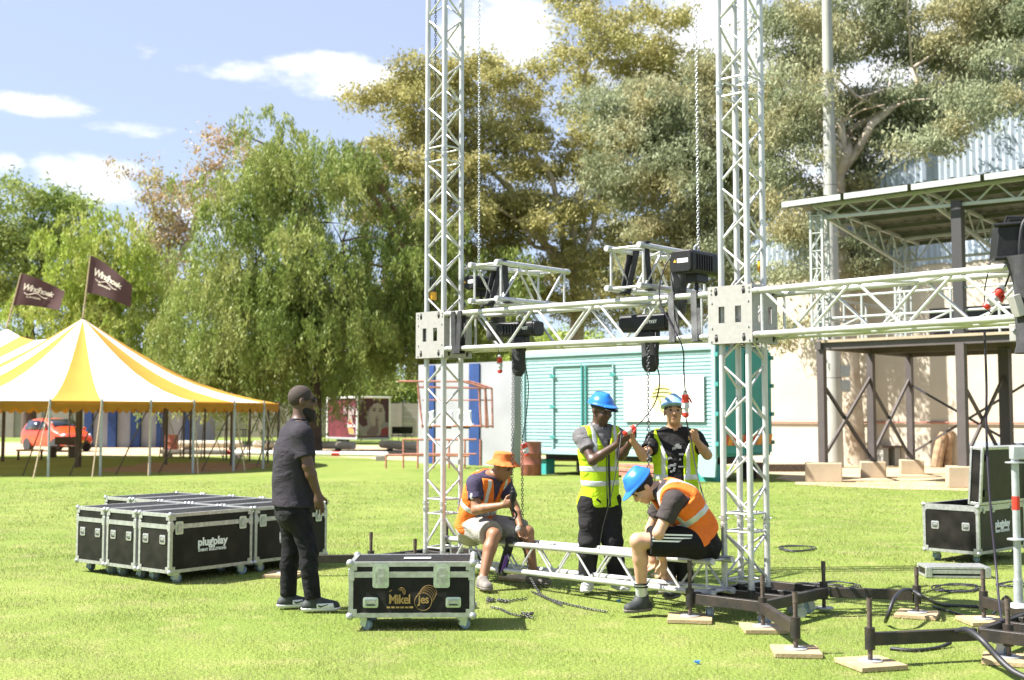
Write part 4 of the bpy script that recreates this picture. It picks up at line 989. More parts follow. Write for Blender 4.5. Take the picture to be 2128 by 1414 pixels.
for cy_, cz, w, h in ((1.02, 1.86, .20, .05), (1.40, 1.83, .20, .05), (1.02, 1.97, .24, .03), (1.41, 1.95, .24, .03)): sheet('eye_print', [(cy_ + w / 2 * math.cos(a), cz + h * math.sin(a)) for a in np.linspace(0, 6.28, 10)[:-1]], M['print_dark'], 'end', .016)
sheet('lip_print', [(1.05, 1.36), (1.2, 1.40), (1.35, 1.35), (1.2, 1.28)], M['print_dark'], 'end', .016); sheet('nose_print', [(1.16, 1.52), (1.30, 1.52), (1.24, 1.60)], M['print_mid'], 'end', .016)
sheet('hand_print', [(1.08, .5), (1.30, .6), (1.28, 1.0), (1.20, 1.50), (1.12, 1.50), (1.10, 1.0), (.80, .95), (.55, .62), (.6, .5)], M['print_mid'], 'end', .020)
sheet('shirt_print', [(1.4, .47), (1.9, .47), (1.9, .95), (1.5, .85)], M['print_red'], 'end', .014)

# red steel dugout with white seats
yd = 34.6
dg = empty('team_shelter', (0, 0, 0)); tag(dg, 'open red steel team shelter with white bucket seats behind the left tower', 'shelter')
D = lambda px, py, Y=yd: P(px, py, Y)
RO = M['red_oxide']
def dr(a, b, r=.03): rod('frame_tube', a, b, r, RO, dg, 8)
for Yk, dx in ((yd, 0), (yd + 1.3, 14)):
    dr(D(828 + dx, 793, Yk), D(962 + dx, 793, Yk)); dr(D(962 + dx, 793, Yk), D(1008 + dx, 807, Yk)); dr(D(1008 + dx, 807, Yk), D(1010 + dx, 890, Yk)); dr(D(868 + dx, 797, Yk), D(878 + dx, 890, Yk)); dr(D(995 + dx, 808, Yk), D(1000 + dx, 890, Yk)); dr(D(870 + dx, 805, Yk), D(1008 + dx, 807, Yk))
    dr(D(878 + dx, 886, Yk), D(1012 + dx, 886, Yk)); dr(D(878 + dx, 832, Yk), D(1010 + dx, 832, Yk), .02)
for px, py in ((828, 793), (895, 793), (962, 793), (1008, 807), (1010, 886), (878, 886)): dr(D(px, py), D(px + 14, py, yd + 1.3), .025)
for px in (802, 838, 868, 901, 933, 966, 998, 1012):
    g = G(px, 974 if px < 990 else 968); top_ = D(px, 913 if px > 835 else 946, g.y); dr(Vector((g.x, g.y, 0)), Vector((g.x, g.y, top_.z)), .028)
dr(D(836, 914, 33.9), D(990, 914, 33.9), .03); dr(D(802, 946, 34), D(975, 948, 34), .03); dr(D(836, 944, 33.4), D(990, 944, 33.4), .025)
for px in (890, 930, 968):
    s = empty('bucket_seat', D(px, 887, yd + .5) , R(12)); tag(s, ('left', 'middle', 'right')[(px - 890) // 38 if px < 960 else 2] + ' white plastic bucket seat in the red shelter', 'seat', 'white seats in the shelter')
    rows = [[(-.21 + .42 * j / 6, y, z + .06 * abs(j / 3 - 1) ** 2) for j in range(7)] for y, z in ((-.22, .03), (-.12, .0), (.05, .0), (.16, .04), (.22, .18), (.25, .38), (.26, .44))]
    b = MB().grid(rows).build('shell', M['white'], s, smooth=80, solid=.02); MB().box((0, 0, -.03), (.2, .25, .06)).build('bracket', M['rust'], s)
wd = empty('clubhouse_wall', (0, 0, 0)); tag(wd, 'white wall with blue stripes behind the red shelter', 'wall')
wd.location = (.03, 36.0, 0); wd.rotation_euler = (0, 0, ANG)
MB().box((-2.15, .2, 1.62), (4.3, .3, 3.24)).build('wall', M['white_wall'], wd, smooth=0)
for t0, t1 in ((1.45, 1.90), (3.5, 3.95)): MB().box((-(t0 + t1) / 2, .03, 1.61), (t1 - t0, .06, 3.2)).build('stripe', M['blue'], wd, smooth=0)
# folding chairs and table far behind
for k, px in enumerate((822, 836, 850)):
    c = empty('folding_chair', G(px, 922)); tag(c, ('left', 'middle', 'right')[k] + ' one of three dark folding chairs right of the trailer', 'chair', 'dark folding chairs by the trailer')
    MB().box((0, 0, .75), (.42, .04, .4), Matrix.Rotation(.15, 3, 'X')).build('backrest', M['black'], c); MB().box((0, -.2, .45), (.42, .42, .04)).build('seat', M['black'], c)
    for sx in (-1, 1): rod('leg', (sx * .19, -.4, 0), (sx * .19, .05, .7), .014, M['black'], c); rod('leg', (sx * .19, .1, 0), (sx * .19, -.3, .45), .014, M['black'], c)
tb = empty('folding_table', G(470, 918)); tag(tb, 'low dark table far behind the tent poles', 'table')
MB().box((0, 0, .72), (2.6, .8, .05)).build('top', M['black'], tb)
for sx in (-1.1, 1.1):
    for sy in (-.3, .3): rod('leg', (sx, sy, 0), (sx, sy, .7), .025, M['black'], tb)
# benches under the tent
bn = empty('wooden_bench', G(62, 956), R(20)); tag(bn, 'small wooden crate bench in the shade of the tent', 'bench')
MB().box((0, 0, .34), (.9, .4, .06)).build('seat', M['wood_pad'], bn)
for sx in (-.38, .38): MB().box((sx, 0, .16), (.07, .36, .31)).build('leg', M['rust'], bn)
bn = empty('wooden_bench', G(130, 951), R(-10)); tag(bn, 'dark wooden chair frame in the shade before the red car', 'bench')
MB().box((0, 0, .40), (.9, .4, .05)).build('seat', M['rust'], bn); MB().box((0, .2, .62), (.9, .04, .3)).build('backrest', M['rust'], bn)
for sx in (-.38, .38): MB().box((sx, 0, .19), (.06, .36, .38)).build('leg', M['rust'], bn)

# ---------------------------------------------------------------- turquoise container
M['turq'] = mat('turquoise_paint', (.28, .425, .43), .6, 0, .05, 1.5); M['turq_shade'] = mat('turquoise_end_shade', (.035, .30, .29), .55, 0, .10, 1.2); M['turq_line'] = mat('teal_frame', (.045, .25, .235), .55)  # end darker than the bleached side: its shade is put into the colour
Cr = Vector((4.79, 27.6, 0)); Cl = Vector((.275, 31.85, 0)); cd = (Cr - Cl); CL = cd.length; cang = math.atan2(cd.y, cd.x)
ct = empty('shipping_container', Cl, cang); tag(ct, 'turquoise ribbed container with a white sign on its side', 'container')
z0, z1 = .55, 3.24; wv = 2.44          # local: x along the side, -y towards the camera
prof = []
nr = 27
for k in range(nr):
    za = z0 + .12 + (z1 - z0 - .24) * k / nr; dz = (z1 - z0 - .24) / nr
    prof += [(0.0, za), (0.0, za + dz * .55), (.022, za + dz * .68), (.022, za + dz * .9)]
prof.append((0, z1 - .12))
MB().grid([[(x, y + .012, z) for y, z in prof] for x in (.08, CL - .08)]).build('side_panel', M['turq'], ct, smooth=0)
MB().box((CL / 2, wv / 2 + .03, (z0 + z1) / 2), (CL - .06, wv - .06, z1 - z0 - .06)).build('body', M['turq_shade'], ct, smooth=0)
for zz, h in ((z0 + .06, .13), (z1 - .06, .13)): MB().box((CL / 2, -.005, zz), (CL, .06, h)).build('side_rail', M['turq'], ct, bevel=.01)
for x in (.05, CL - .05): MB().box((x, -.005, (z0 + z1) / 2), (.11, .07, z1 - z0)).build('corner_post', M['turq'], ct, bevel=.01)
MB().box((CL / 2, wv / 2, z1 + .03), (CL + .02, wv, .06)).build('roof', M['white'], ct, bevel=.01)
def cx_of(px): # local x on the side where a picture column falls
    r = (px - CX) / FPX; t = (Cl.x - r * Cl.y) / (r * cd.normalized().y - cd.normalized().x); return t
for a, b in ((1150, 1210), (1218, 1275)):
    x0, x1 = cx_of(a), cx_of(b)
    for x in (x0, x1): MB().box((x, -.02, 1.75), (.035, .035, 2.25)).build('door_frame', M['turq_line'] if x in (cx_of(1210), cx_of(1218)) else M['turq'], ct, smooth=0)
    MB().box(((x0 + x1) / 2, -.02, 2.88), (x1 - x0 - .05, .03, .04)).build('door_frame', M['turq'], ct, smooth=0)
    for zz in (1.0, 1.8, 2.6): MB().box((x0 if a < 1200 else x1, -.045, zz), (.16, .02, .07)).build('hinge', M['turq_line'], ct, smooth=0)
sg = empty('sign_board', parent=ct, loc=(0, 0, 0)); sx0, sx1 = cx_of(1299), cx_of(1464)
sz0, sz1 = 1.42, 2.54; sm = (sx0 + sx1) / 2
MB().box((sm, -.035, (sz0 + sz1) / 2), (sx1 - sx0, .02, sz1 - sz0)).build('board', M['label_white'], sg, smooth=0)
MB().tube((sm - .02, -.048, 1.98), (sm - .02, -.046, 1.98), .36, 32).build('sun_disc', mat('pale_yellow', (.78, .68, .30), .6), sg)
lo = M['print_dark']; lo = mat('olive_print', (.12, .11, .03), .6)
for zz, w, dx in ((2.20, .42, -.02), (2.11, .56, -.02), (2.02, .40, -.12)): MB().path([(sm + dx + w * (t - .5), -.052, zz + .025 * math.sin(math.pi * t)) for t in np.linspace(0, 1, 9)], .014, 6).build('tree_emblem', lo, sg)
MB().path([(sm - .14, -.052, 2.02), (sm - .06, -.052, 1.90), (sm - .02, -.052, 1.68)], .016, 6).build('tree_emblem', lo, sg)
# end with doors: at local x = CL
for y in (.62, 1.85): MB().box((CL + .012, y, (z0 + z1) / 2), (.05, 1.14, z1 - z0 - .2)).build('end_door', M['turq_shade'], ct, bevel=.01)
for y in (.25, 1.0, 1.45, 2.2): rod('lock_bar', (CL + .06, y, z0 + .1), (CL + .06, y, z1 - .1), .022, M['turq_line'], ct)
for y in (.02, 2.42):
    for zz in (.9, 1.6, 2.3, 3.0): MB().box((CL + .03, y, zz), (.10, .12, .10)).build('hinge', M['turq_line'], ct, smooth=0)
mo, mr_ = mat('orange_chevron', (.75, .30, .03), .5), mat('red_chevron', (.55, .08, .03), .5)
for k in range(10):
    y = .14 + k * .218; MB().add([(CL + .068, y, .85), (CL + .068, y + .2, .85), (CL + .068, y + .30, 1.10), (CL + .068, y + .10, 1.10)], [(0, 1, 2, 3)]).build('chevron', mo if k % 2 else mr_, ct, smooth=0)
MB().box((CL / 2, wv / 2, .47), (CL - .6, 1.2, .16)).build('chassis', M['steel_black'], ct, smooth=0)
for x in (.5, CL - .4):
    for y in (.3, wv - .3): MB().box((x, y, .2), (.5, .35, .40)).build('support', M['turq_shade'] if y < 1 else M['steel_black'], ct, smooth=0)
MB().add([(CL - .75, -.03, z0), (CL + .02, -.03, z0), (CL - .02, -.03, .12), (CL - .40, -.03, .12)], [(0, 1, 2, 3)]).build('skid', M['turq'], ct, smooth=0, solid=.06)
# red bench before the container, pile of rusty angle iron
rb0 = empty('red_bench', G(1165, 984), cang * .35); tag(rb0, 'red steel bench between the barrel and the man in the green vest', 'bench')
MB().box((0, .35, .72), (1.3, .04, .22)).build('backrest', M['red_oxide'], rb0, bevel=.01); MB().box((0, .30, .55), (1.5, .10, .05)).build('rail', M['red_oxide'], rb0, bevel=.01); MB().box((0, 0, .36), (1.6, .36, .05)).build('seat', M['red_oxide'], rb0, bevel=.01)
for sx in (-.7, .7): rod('leg', (sx, -.14, 0), (sx, -.14, .35), .03, M['red_oxide'], rb0); rod('leg', (sx, .16, 0), (sx, .33, .75), .03, M['red_oxide'], rb0)
cdn = cd.normalized(); pb0 = Vector((2.55, 28.6, 0))
for k in range(9):
    p = pb0 + Vector((0, .07 * (k % 3) + .02 * k, 0)); z = .16 + .10 * (k // 3)
    o = MB().bar((0, 0, 0), cdn * 2.2 + Vector((0, 0, rnd.uniform(-.04, .04))), .09, .07).build('steel_section', M['red_oxide'], bevel=.005); o.location = (p.x + rnd.uniform(-.15, .15), p.y, z)
    tag(o, '%s section of the %s layer in the red-brown steel pile before the container' % (('front', 'middle', 'back')[k % 3], ('bottom', 'middle', 'top')[k // 3]), 'steel section', 'pile of red-brown steel sections')
for k in range(2):
    p = pb0 + cdn * (.4 + 1.3 * k) + Vector((0, .1, .07)); o = MB().box((0, 0, 0), (.2, .4, .11), Matrix.Rotation(cang, 3, 'Z')).build('timber_block', M['wood_pad']); o.location = p
    tag(o, ('left' if k == 0 else 'right') + ' timber block under the pile of red-brown steel', 'block', 'blocks under the steel pile')
# ---------------------------------------------------------------- stage at the right: footings, posts, deck, canopy, wall behind
M['post'] = mat('brown_grey_steel', (.085, .072, .07), .6, .1, .1, 3); M['post_dark'] = mat('dark_steel', (.035, .033, .035), .55)
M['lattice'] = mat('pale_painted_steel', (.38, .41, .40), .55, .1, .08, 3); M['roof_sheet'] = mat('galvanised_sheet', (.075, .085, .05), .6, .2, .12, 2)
M['concrete'] = mat('sandy_concrete', (.40, .32, .22), .9, 0, .10, 2, .3, 15); M['conc_pole'] = mat('grey_concrete', (.34, .34, .31), .9, 0, .10, 1.5, .2, 12)
M['clad'] = mat('pale_blue_sheet', (.33, .39, .46), .55, .15, .12, .5)
A = Vector((7.39, 28.0, 0)); SW = Vector((.60, .80, 0)); SU = Vector((.80, -.60, 0)) # side and front directions
SU = U; SW = W
Bp, Cp, Dp = A + SW * 2.6, A + SW * 4.9, A + SU * 3.35; Ep, Fp = Dp + SW * 2.6, Dp + SW * 4.9
blk = [(A, .85, .45, 'leftmost concrete footing of the stage'), (Bp, .62, .40, 'second concrete footing from the left under the stage'), (Cp, .60, .38, 'third concrete footing under the stage, beside the log'), (Dp, .72, .46, 'right front concrete footing of the stage, near the open case')]
for p, w, h, lab in blk:
    o = MB().box((0, 0, h / 2), (w, .62, h)).build('concrete_footing', M['concrete'], bevel=.02); o.location = (p.x, p.y, 0); o.rotation_euler = (0, 0, -.25); tag(o, lab, 'footing', 'concrete footings under the stage')
st = empty('stage_platform', A); tag(st, 'raised steel stage platform with cross braces and canopy at the right', 'stage')
def S(p, z): return Vector((p.x - A.x, p.y - A.y, z))
ZD = 3.15
for p, m, w in ((A, 'post', .17), (Bp, 'post', .16), (Cp, 'post', .16), (Dp, 'post', .19), (Ep, 'post_dark', .24), (Fp, 'post', .16)):
    MB().bar(S(p, .38), S(p, ZD), w, w, up=(U.x, U.y, 0)).build('post', M[m], st, smooth=0)
def brace(p, q, za, zb, m='post_dark'): MB().bar(S(p, za), S(q, zb), .05, .085, up=(U.y, -U.x, .01)).build('cross_brace', M[m], st, smooth=0)
for p, q in ((A, Bp), (Bp, Cp), (Cp, Fp), (Dp, Ep)):
    brace(p, q, .55, 2.55, 'post'); off = U * .07; brace(p - off, q - off, 2.45, .5)
deck = MB(); c4 = [S(A, 0) - U * .12 - W * .12, S(Dp, 0) + U * 6 - W * .12, S(Dp, 0) + U * 6 + W * 5.2, S(A, 0) - U * .12 + W * 5.2]
deck.add([p + Vector((0, 0, ZD + .14)) for p in c4] + [p + Vector((0, 0, ZD + .20)) for p in c4], [(3, 2, 1, 0), (4, 5, 6, 7), (0, 1, 5, 4), (1, 2, 6, 5), (2, 3, 7, 6), (3, 0, 4, 7)])
deck.build('deck', mat('deck_ply', (.34, .27, .19), .8, 0, .1, 2), st, smooth=0)
for w in (0, 2.6, 4.9): MB().bar(S(A, ZD + .06) - U * .15 + W * w, S(Dp, ZD + .06) + U * 6 + W * w, .10, .16).build('deck_beam', M['post'], st, smooth=0)
MB().bar(S(A, ZD + .08) - W * .15, S(Cp, ZD + .08) + W * .15, .10, .2).build('deck_beam', M['post'], st, smooth=0)
# railing
for w0 in (0.0,):
    pts = [S(A, 0) + U * (k * 1.05) for k in range(8)]
    for p in pts: rod('rail_post', p + Vector((0, 0, ZD + .2)), p + Vector((0, 0, ZD + 1.25)), .03, M['lattice'], st)
    for zz in (1.22, .72, .3): rod('rail', pts[0] + Vector((0, 0, ZD + zz)), pts[-1] + Vector((0, 0, ZD + zz)), .028, M['lattice'], st)
    for p, q in zip(pts, pts[1:]): rod('rail_brace', p + Vector((0, 0, ZD + .3)), q + Vector((0, 0, ZD + .72)), .022, M['lattice'], st)
pts = [S(A, 0) + W * (k * 1.2) for k in range(5)]
for p in pts: rod('rail_post', p + Vector((0, 0, ZD + .2)), p + Vector((0, 0, ZD + 1.25)), .03, M['lattice'], st)
for zz in (1.22, .72): rod('rail', pts[0] + Vector((0, 0, ZD + zz)), pts[-1] + Vector((0, 0, ZD + zz)), .028, M['lattice'], st)
# backdrop boards on the deck
MB().bar(S(Cp, ZD + .75) + U * .6, S(Cp, ZD + .75) + U * 4.2, .06, 1.0).build('dark_screen', M['post_dark'], st, smooth=0)
# lattice columns
def lattice_col(p, z0_, z1_, w=.30):
    o = empty('lattice_column', S(p, 0), ANG, st); h = w / 2
    for x in (-h, h):
        for y in (-h, h): MB().bar((x, y, z0_), (x, y, z1_), .05, .05).build('upright', M['lattice'], o, smooth=0)
    n = int((z1_ - z0_) / .42)
    for k in range(n):
        za, zb = z0_ + (z1_ - z0_) * k / n, z0_ + (z1_ - z0_) * (k + 1) / n; s = 1 if k % 2 else -1
        for y in (-h, h): rod('lacing', (-h * s, y, za), (h * s, y, zb), .016, M['lattice'], o, 6); rod('lacing', (-h, y, zb), (h, y, zb), .014, M['lattice'], o, 6)
        for x in (-h, h): rod('lacing', (x, -h * s, za), (x, h * s, zb), .016, M['lattice'], o, 6)
lattice_col(A, ZD + .2, 6.35); lattice_col(Cp - W * .3, ZD + .2, 6.0)
MB().bar(S(Dp, ZD + .2), S(Dp, 6.3), .22, .22, up=(U.x, U.y, 0)).build('column', M['post_dark'], st, smooth=0)
# canopy roof: sheet, fascia, purlins, trusses
Z_E = 6.62
ca = S(A, 0) - U * .75 - W * .35
def cp(u, w): return ca + U * u + W * w + Vector((0, 0, Z_E - .055 * w))
UL, WL = 11.0, 6.4
rows = []
for i in range(int(UL / .095)):
    u = i * .095; rows.append([cp(u, -.12) + Vector((0, 0, .10 + (.03 if (i % 4) < 1 else 0))), cp(u, WL) + Vector((0, 0, .10 + (.03 if (i % 4) < 1 else 0)))])
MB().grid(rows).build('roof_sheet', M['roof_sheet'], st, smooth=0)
k = 0
while k * 1.62 < UL:
    MB().bar(cp(k * 1.62 + .03, -.14) + Vector((0, 0, .02)), cp(min(UL, k * 1.62 + 1.56), -.14) + Vector((0, 0, .02)), .04, .13).build('fascia', M['lattice'], st, smooth=0); k += 1
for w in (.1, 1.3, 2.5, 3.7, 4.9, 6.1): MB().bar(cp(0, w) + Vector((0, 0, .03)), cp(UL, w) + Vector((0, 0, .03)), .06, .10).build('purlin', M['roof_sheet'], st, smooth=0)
def roof_truss(f0_, f1_, d0, d1, n):
    MB().bar(f0_, f1_, .06, .07).build('truss_chord', M['lattice'], st, smooth=0); b0, b1 = f0_ - Vector((0, 0, d0)), f1_ - Vector((0, 0, d1)); MB().bar(b0, b1, .06, .07).build('truss_chord', M['lattice'], st, smooth=0)
    for i in range(n):
        t0, t1 = i / n, (i + 1) / n; p = f0_.lerp(f1_, t0) if i % 2 == 0 else b0.lerp(b1, t0); q = b0.lerp(b1, t1) if i % 2 == 0 else f0_.lerp(f1_, t1); rod('truss_lacing', p, q, .022, M['lattice'], st, 6)
roof_truss(cp(.6, .35), cp(UL, .35), .30, .55, 24)
roof_truss(cp(.6, 5.2), cp(UL, 5.2), .6, .6, 22)
for u in (.75, 3.4, 6.0, 8.6): roof_truss(cp(u, .3), cp(u, 6.0), .18, .85, 14)
# hall behind: cream wall, pale blue cladding in sheets
hw = Vector((13.0, 36.0, 0)); hl = hw - U * 6.6; hr = hw + U * 12
hall = empty('hall_building', (hl.x, hl.y, 0), ANG); tag(hall, 'large hall with cream wall and pale blue sheet cladding behind the stage', 'building')
LH = (hr - hl).length; zc = 6.35
MB().box((LH / 2, .2, zc / 2), (LH, .4, zc)).build('wall', M['plaster'], hall, smooth=0)
def roofz(x): return 7.3 + .40 * max(0, x - .3)
x = .0; k = 0
while x < LH - .8:
    x1 = x + .78; zz0 = zc - .12 - .04 * (k % 2); rows = []
    for i in range(9):
        xx = x + .78 * i / 8; off = -.03 if i % 2 == 0 else -.075; rows.append([(xx, off - .004 * (k % 2), zz0), (xx, off - .004 * (k % 2), roofz(xx))])
    MB().grid(rows).build('cladding_sheet', M['clad'], hall, smooth=0); x = x1; k += 1
out = [(x, roofz(x)) for x in np.linspace(0, LH, 40)]
mb = MB()
for (a, za), (b, zb) in zip(out, out[1:]): mb.bar((a, .9, za + .04), (b, .9, zb + .04), 2.1, .08)
mb.build('roof_edge', M['clad'], hall, smooth=0)
rod('wall_pipe', (.1, -.06, 1.35), (LH, -.06, 1.35), .03, M['red_oxide'], hall)
# concrete light mast
pb_ = P(1735, 948, 35.6); mast = empty('concrete_mast', (pb_.x, pb_.y, 0)); tag(mast, 'tall round concrete mast behind the stage', 'mast')
seg = [0, 2.7, 5.6, 8.6, 11.8, 15.5]
for i in range(5): r0, r1 = .265 - .011 * seg[i] * .75, .265 - .011 * seg[i + 1] * .75; MB().tube((0, 0, seg[i] + .01), (0, 0, seg[i + 1] - .01), r0, 20, r1).build('shaft', M['conc_pole'], mast)
for z in seg[1:-1]: MB().tube((0, 0, z - .012), (0, 0, z + .012), .258 - .00825 * z, 20).build('joint', M['rust'], mast)
for zz in (3.0, 2.55): MB().box((.32, -.05, zz - .1), (.3, .25, .36)).build('meter_box', M['galv'], mast, bevel=.02)
# log pieces and debris behind the footings
for k, (px, py, h, lean, lab) in enumerate(((1945, 972, 1.05, .25, 'thick split log leaning behind the stage footings'), (1968, 972, 1.1, .12, 'thinner split log next to the post of the stage'))):
    p = G(px, py); mb = MB(); r = random.Random(k); mb.path([Vector((0, 0, 0)) + Vector((lean * t * h + r.uniform(-.02, .02), .02, t * h)) for t in np.linspace(0, 1, 7)], [.17 - .05 * k] * 6 + [.11], 9)
    o = mb.build('log', mat('bark%d' % k, (.30, .20, .12), .9, 0, .35, 6, .8, 20)); o.location = p; tag(o, lab, 'log', 'logs under the stage')
cr_ = G(1857, 968); o = empty('timber_crate', (cr_.x, cr_.y, 0), .2); tag(o, 'dark wooden crate in the shade under the stage', 'crate')
for sx in (-.4, 0, .4): MB().box((sx, 0, .3), (.18, .5, .55)).build('board', M['conc_pole'], o)
MB().box((0, 0, .60), (1.1, .6, .06)).build('board', M['rust'], o)
q = G(2040, 985); o = empty('sheet_stack', (q.x, q.y, 0), ANG); tag(o, 'stack of pale blue roofing sheets under the stage', 'sheet stack')
for j in range(6): MB().box((.6, 1.0, .08 + j * .14), (2.4 - .1 * (j % 2), .9, .10)).build('sheet', M['clad'], o, smooth=0)
q = G(1600, 985); o = MB().box((0, 0, .10), (2.2, .3, .22)).build('timber_beam', M['rust'], bevel=.01); o.location = (q.x + .5, q.y + 1.2, 0); tag(o, 'long dark timber lying between the container and the stage', 'timber')
# ---------------------------------------------------------------- trees
G_ = np.random.default_rng(11)
def leaf_quads(c, d, L, Wd, g):
    """diamond leaves: centres c, long directions d"""
    n = len(c); d = d / np.linalg.norm(d, axis=1, keepdims=True)
    r = g.normal(size=(n, 3)); s = np.cross(d, r); s /= np.linalg.norm(s, axis=1, keepdims=True) + 1e-9
    L = L * g.uniform(.65, 1.35, (n, 1)); Wd = Wd * g.uniform(.7, 1.3, (n, 1))
    v = np.stack([c - d * L / 2, c + s * Wd / 2 - d * L * .05, c + d * L / 2, c - s * Wd / 2 - d * L * .05], 1)
    return v.reshape(-1, 3), np.arange(4 * n).reshape(-1, 4)
def in_ellipsoids(ells, n, g, shell=.55):
    vol = np.array([e[3] * e[4] * e[5] for e in ells]) ** .8; k = g.choice(len(ells), n, p=vol / vol.sum()); E = np.array(ells)[k]
    u = g.normal(size=(n, 3)); u /= np.linalg.norm(u, axis=1, keepdims=True); r = shell + (1 - shell) * g.random((n, 1)) ** .6
    return E[:, :3] + u * r * E[:, 3:6], u
def boughs(ells, nb, rb, g):
    """separate boughs inside the crown; foliage gathers on them and leaves gaps between"""
    c, u = in_ellipsoids(ells, nb, g, .35); r = rb * g.uniform(.6, 1.45, (nb, 1)); return c, u, r
def crown_bushy(ells, n_twig, per, spread, L, Wd, droop, g, nb=130, rb=1.05):
    bc, bu, br = boughs(ells, nb, rb, g); k = g.integers(0, nb, n_twig)
    u = g.normal(size=(n_twig, 3)); u[:, 2] = np.abs(u[:, 2]) * 1.0 - .25; u /= np.linalg.norm(u, axis=1, keepdims=True)
    c = bc[k] + u * br[k] * g.uniform(.45, 1.0, (n_twig, 1)) * np.array([1, 1, .62])
    sz = spread * g.uniform(.45, 1.2, (n_twig, 1)); idx = np.repeat(np.arange(n_twig), per); n = len(idx)
    p = c[idx] + g.normal(size=(n, 3)) * sz[idx] * np.array([1, 1, .7])
    d = g.normal(size=(n, 3)) * .8 + np.array([0, 0, -droop]) + u[idx] * .35
    v, f = leaf_quads(p, d, L, Wd, g); tb = g.random(nb)
    t = np.clip(tb[k][idx] * .5 + np.repeat(g.random(n_twig), per) * .25 + g.random(n) * .3, 0, 1); return v, f, t
def crown_weeping(ells, n_str, per, length, L, Wd, g, nb=95, rb=1.15):
    bc, bu, br = boughs(ells, nb, rb, g); k = g.integers(0, nb, n_str)
    u = g.normal(size=(n_str, 3)); u[:, 2] = np.abs(u[:, 2]) * .8; u /= np.linalg.norm(u, axis=1, keepdims=True)
    c = bc[k] + u * br[k] * np.array([1, 1, .7]); ln = length * g.uniform(.35, 1.25, n_str) * g.uniform(.6, 1.3, nb)[k]; sway = g.normal(size=(n_str, 2)) * .12
    idx = np.repeat(np.arange(n_str), per); n = len(idx); t = g.random(n) ** .85
    p = c[idx].copy(); p[:, 2] -= t * ln[idx]
    for a in (0, 1): p[:, a] += sway[idx, a] * t * ln[idx] + u[idx, a] * .35 * np.sqrt(t)
    p += g.normal(size=(n, 3)) * np.array([.09, .09, .05])
    d = g.normal(size=(n, 3)) * .4 + np.array([0, 0, -1.0]); v, f = leaf_quads(p, d, L, Wd, g); tb = g.random(nb)
    return v, f, np.clip(tb[k][idx] * .45 + np.repeat(g.random(n_str), per) * .3 + g.random(n) * .3, 0, 1)
M['bark_dark'] = mat('dark_bark', (.075, .052, .036), .95, 0, .35, 3, .9, 14)
M['bark_pale'] = mat('pale_gum_bark', (.32, .25, .18), .8, 0, 0, 1.5, .4, 8, col2=(.52, .46, .38))
M['bark_brown'] = mat('brown_bark', (.22, .14, .085), .95, 0, .35, 3, .9, 14)
def limbs(mb, base, tips, r0, g, wob=.35):
    """tapered limbs from a fork to crown points"""
    for tip, r in tips:
        a, b = Vector(base), Vector(tip); n = 7; pts = []
        for i in range(n + 1):
            t = i / n; q = a.lerp(b, t) + Vector((g.normal() * wob * math.sin(math.pi * t), g.normal() * wob * math.sin(math.pi * t), (b.z - a.z) * .10 * math.sin(math.pi * t)))
            pts.append(q)
        mb.path(pts, [r * (1 - .85 * i / n) + .015 for i in range(n + 1)], 7)
        for k in range(4):
            q = pts[3 + k]; e = q + Vector((g.normal() * 1.1, g.normal() * .8, abs(g.normal()) * .9)); mb.path([q, q.lerp(e, .5) + Vector((0, 0, .12)), e], [r * .3, r * .18, .012], 5)
def tree(name, label, base, trunk, fork, tips, r0, bark, ells, kind, leafm, group, seed, **kw):
    g = np.random.default_rng(seed); t = empty(name, (base[0], base[1], 0)); tag(t, label, 'tree', group); o = Vector((base[0], base[1], 0))
    mb = MB(); pts = [Vector(p) for p in trunk]; mb.path(bez([p - o for p in pts], 4), [r0 * (1.25 - .55 * i / (4 * (len(pts) - 1))) for i in range(4 * (len(pts) - 1) + 1)], 10)
    limbs(mb, Vector(fork) - o, [(Vector(p) - o, r) for p, r in tips], r0, g); mb.build('trunk', M[bark], t, smooth=70)
    E = [(*(Vector(e[:3]) - o), *e[3:]) for e in ells]
    v, f, ti = (crown_weeping if kind == 'w' else crown_bushy)(E, g=g, **kw)
    c = obj('crown', npmesh('crown', v, f, M[leafm], tint=ti), t); return t
def E3(px, py, Y, wpx, hpx, dep): # ellipsoid seen at a picture spot
    p = P(px, py, Y); k = FPX / Y; return (p.x, p.y, p.z, wpx / k, dep, hpx / k)
def pt(px, py, Y): return P(px, py, Y)
M['leaf_green'] = leaf_mat('bright_green_leaf', (.125, .185, .040), (.28, .36, .085), (.31, .345, .11), .34)
M['leaf_lime'] = leaf_mat('lime_leaf', (0.196, 0.290, 0.041), (0.392, 0.478, 0.087), (0.420, 0.450, 0.123), .34)
M['leaf_pepper'] = leaf_mat('pepper_leaf', (.10, .155, .028), (.285, .36, .085), (.32, .345, .105), .34)
M['leaf_russet'] = leaf_mat('russet_leaf', (0.246, 0.152, 0.072), (0.478, 0.334, 0.167), (0.348, 0.348, 0.116), .34)
M['leaf_gold'] = leaf_mat('golden_leaf', (.20, .19, .055), (.52, .47, .20), (.40, .385, .14), .34)
M['leaf_grey'] = leaf_mat('grey_green_leaf', (.13, .165, .080), (.40, .43, .27), (.36, .33, .17), .34, .6, .4, .2)
gl, gr_ = 'trees behind the tent', 'tall gum trees behind the stage and container'
Y1 = 66
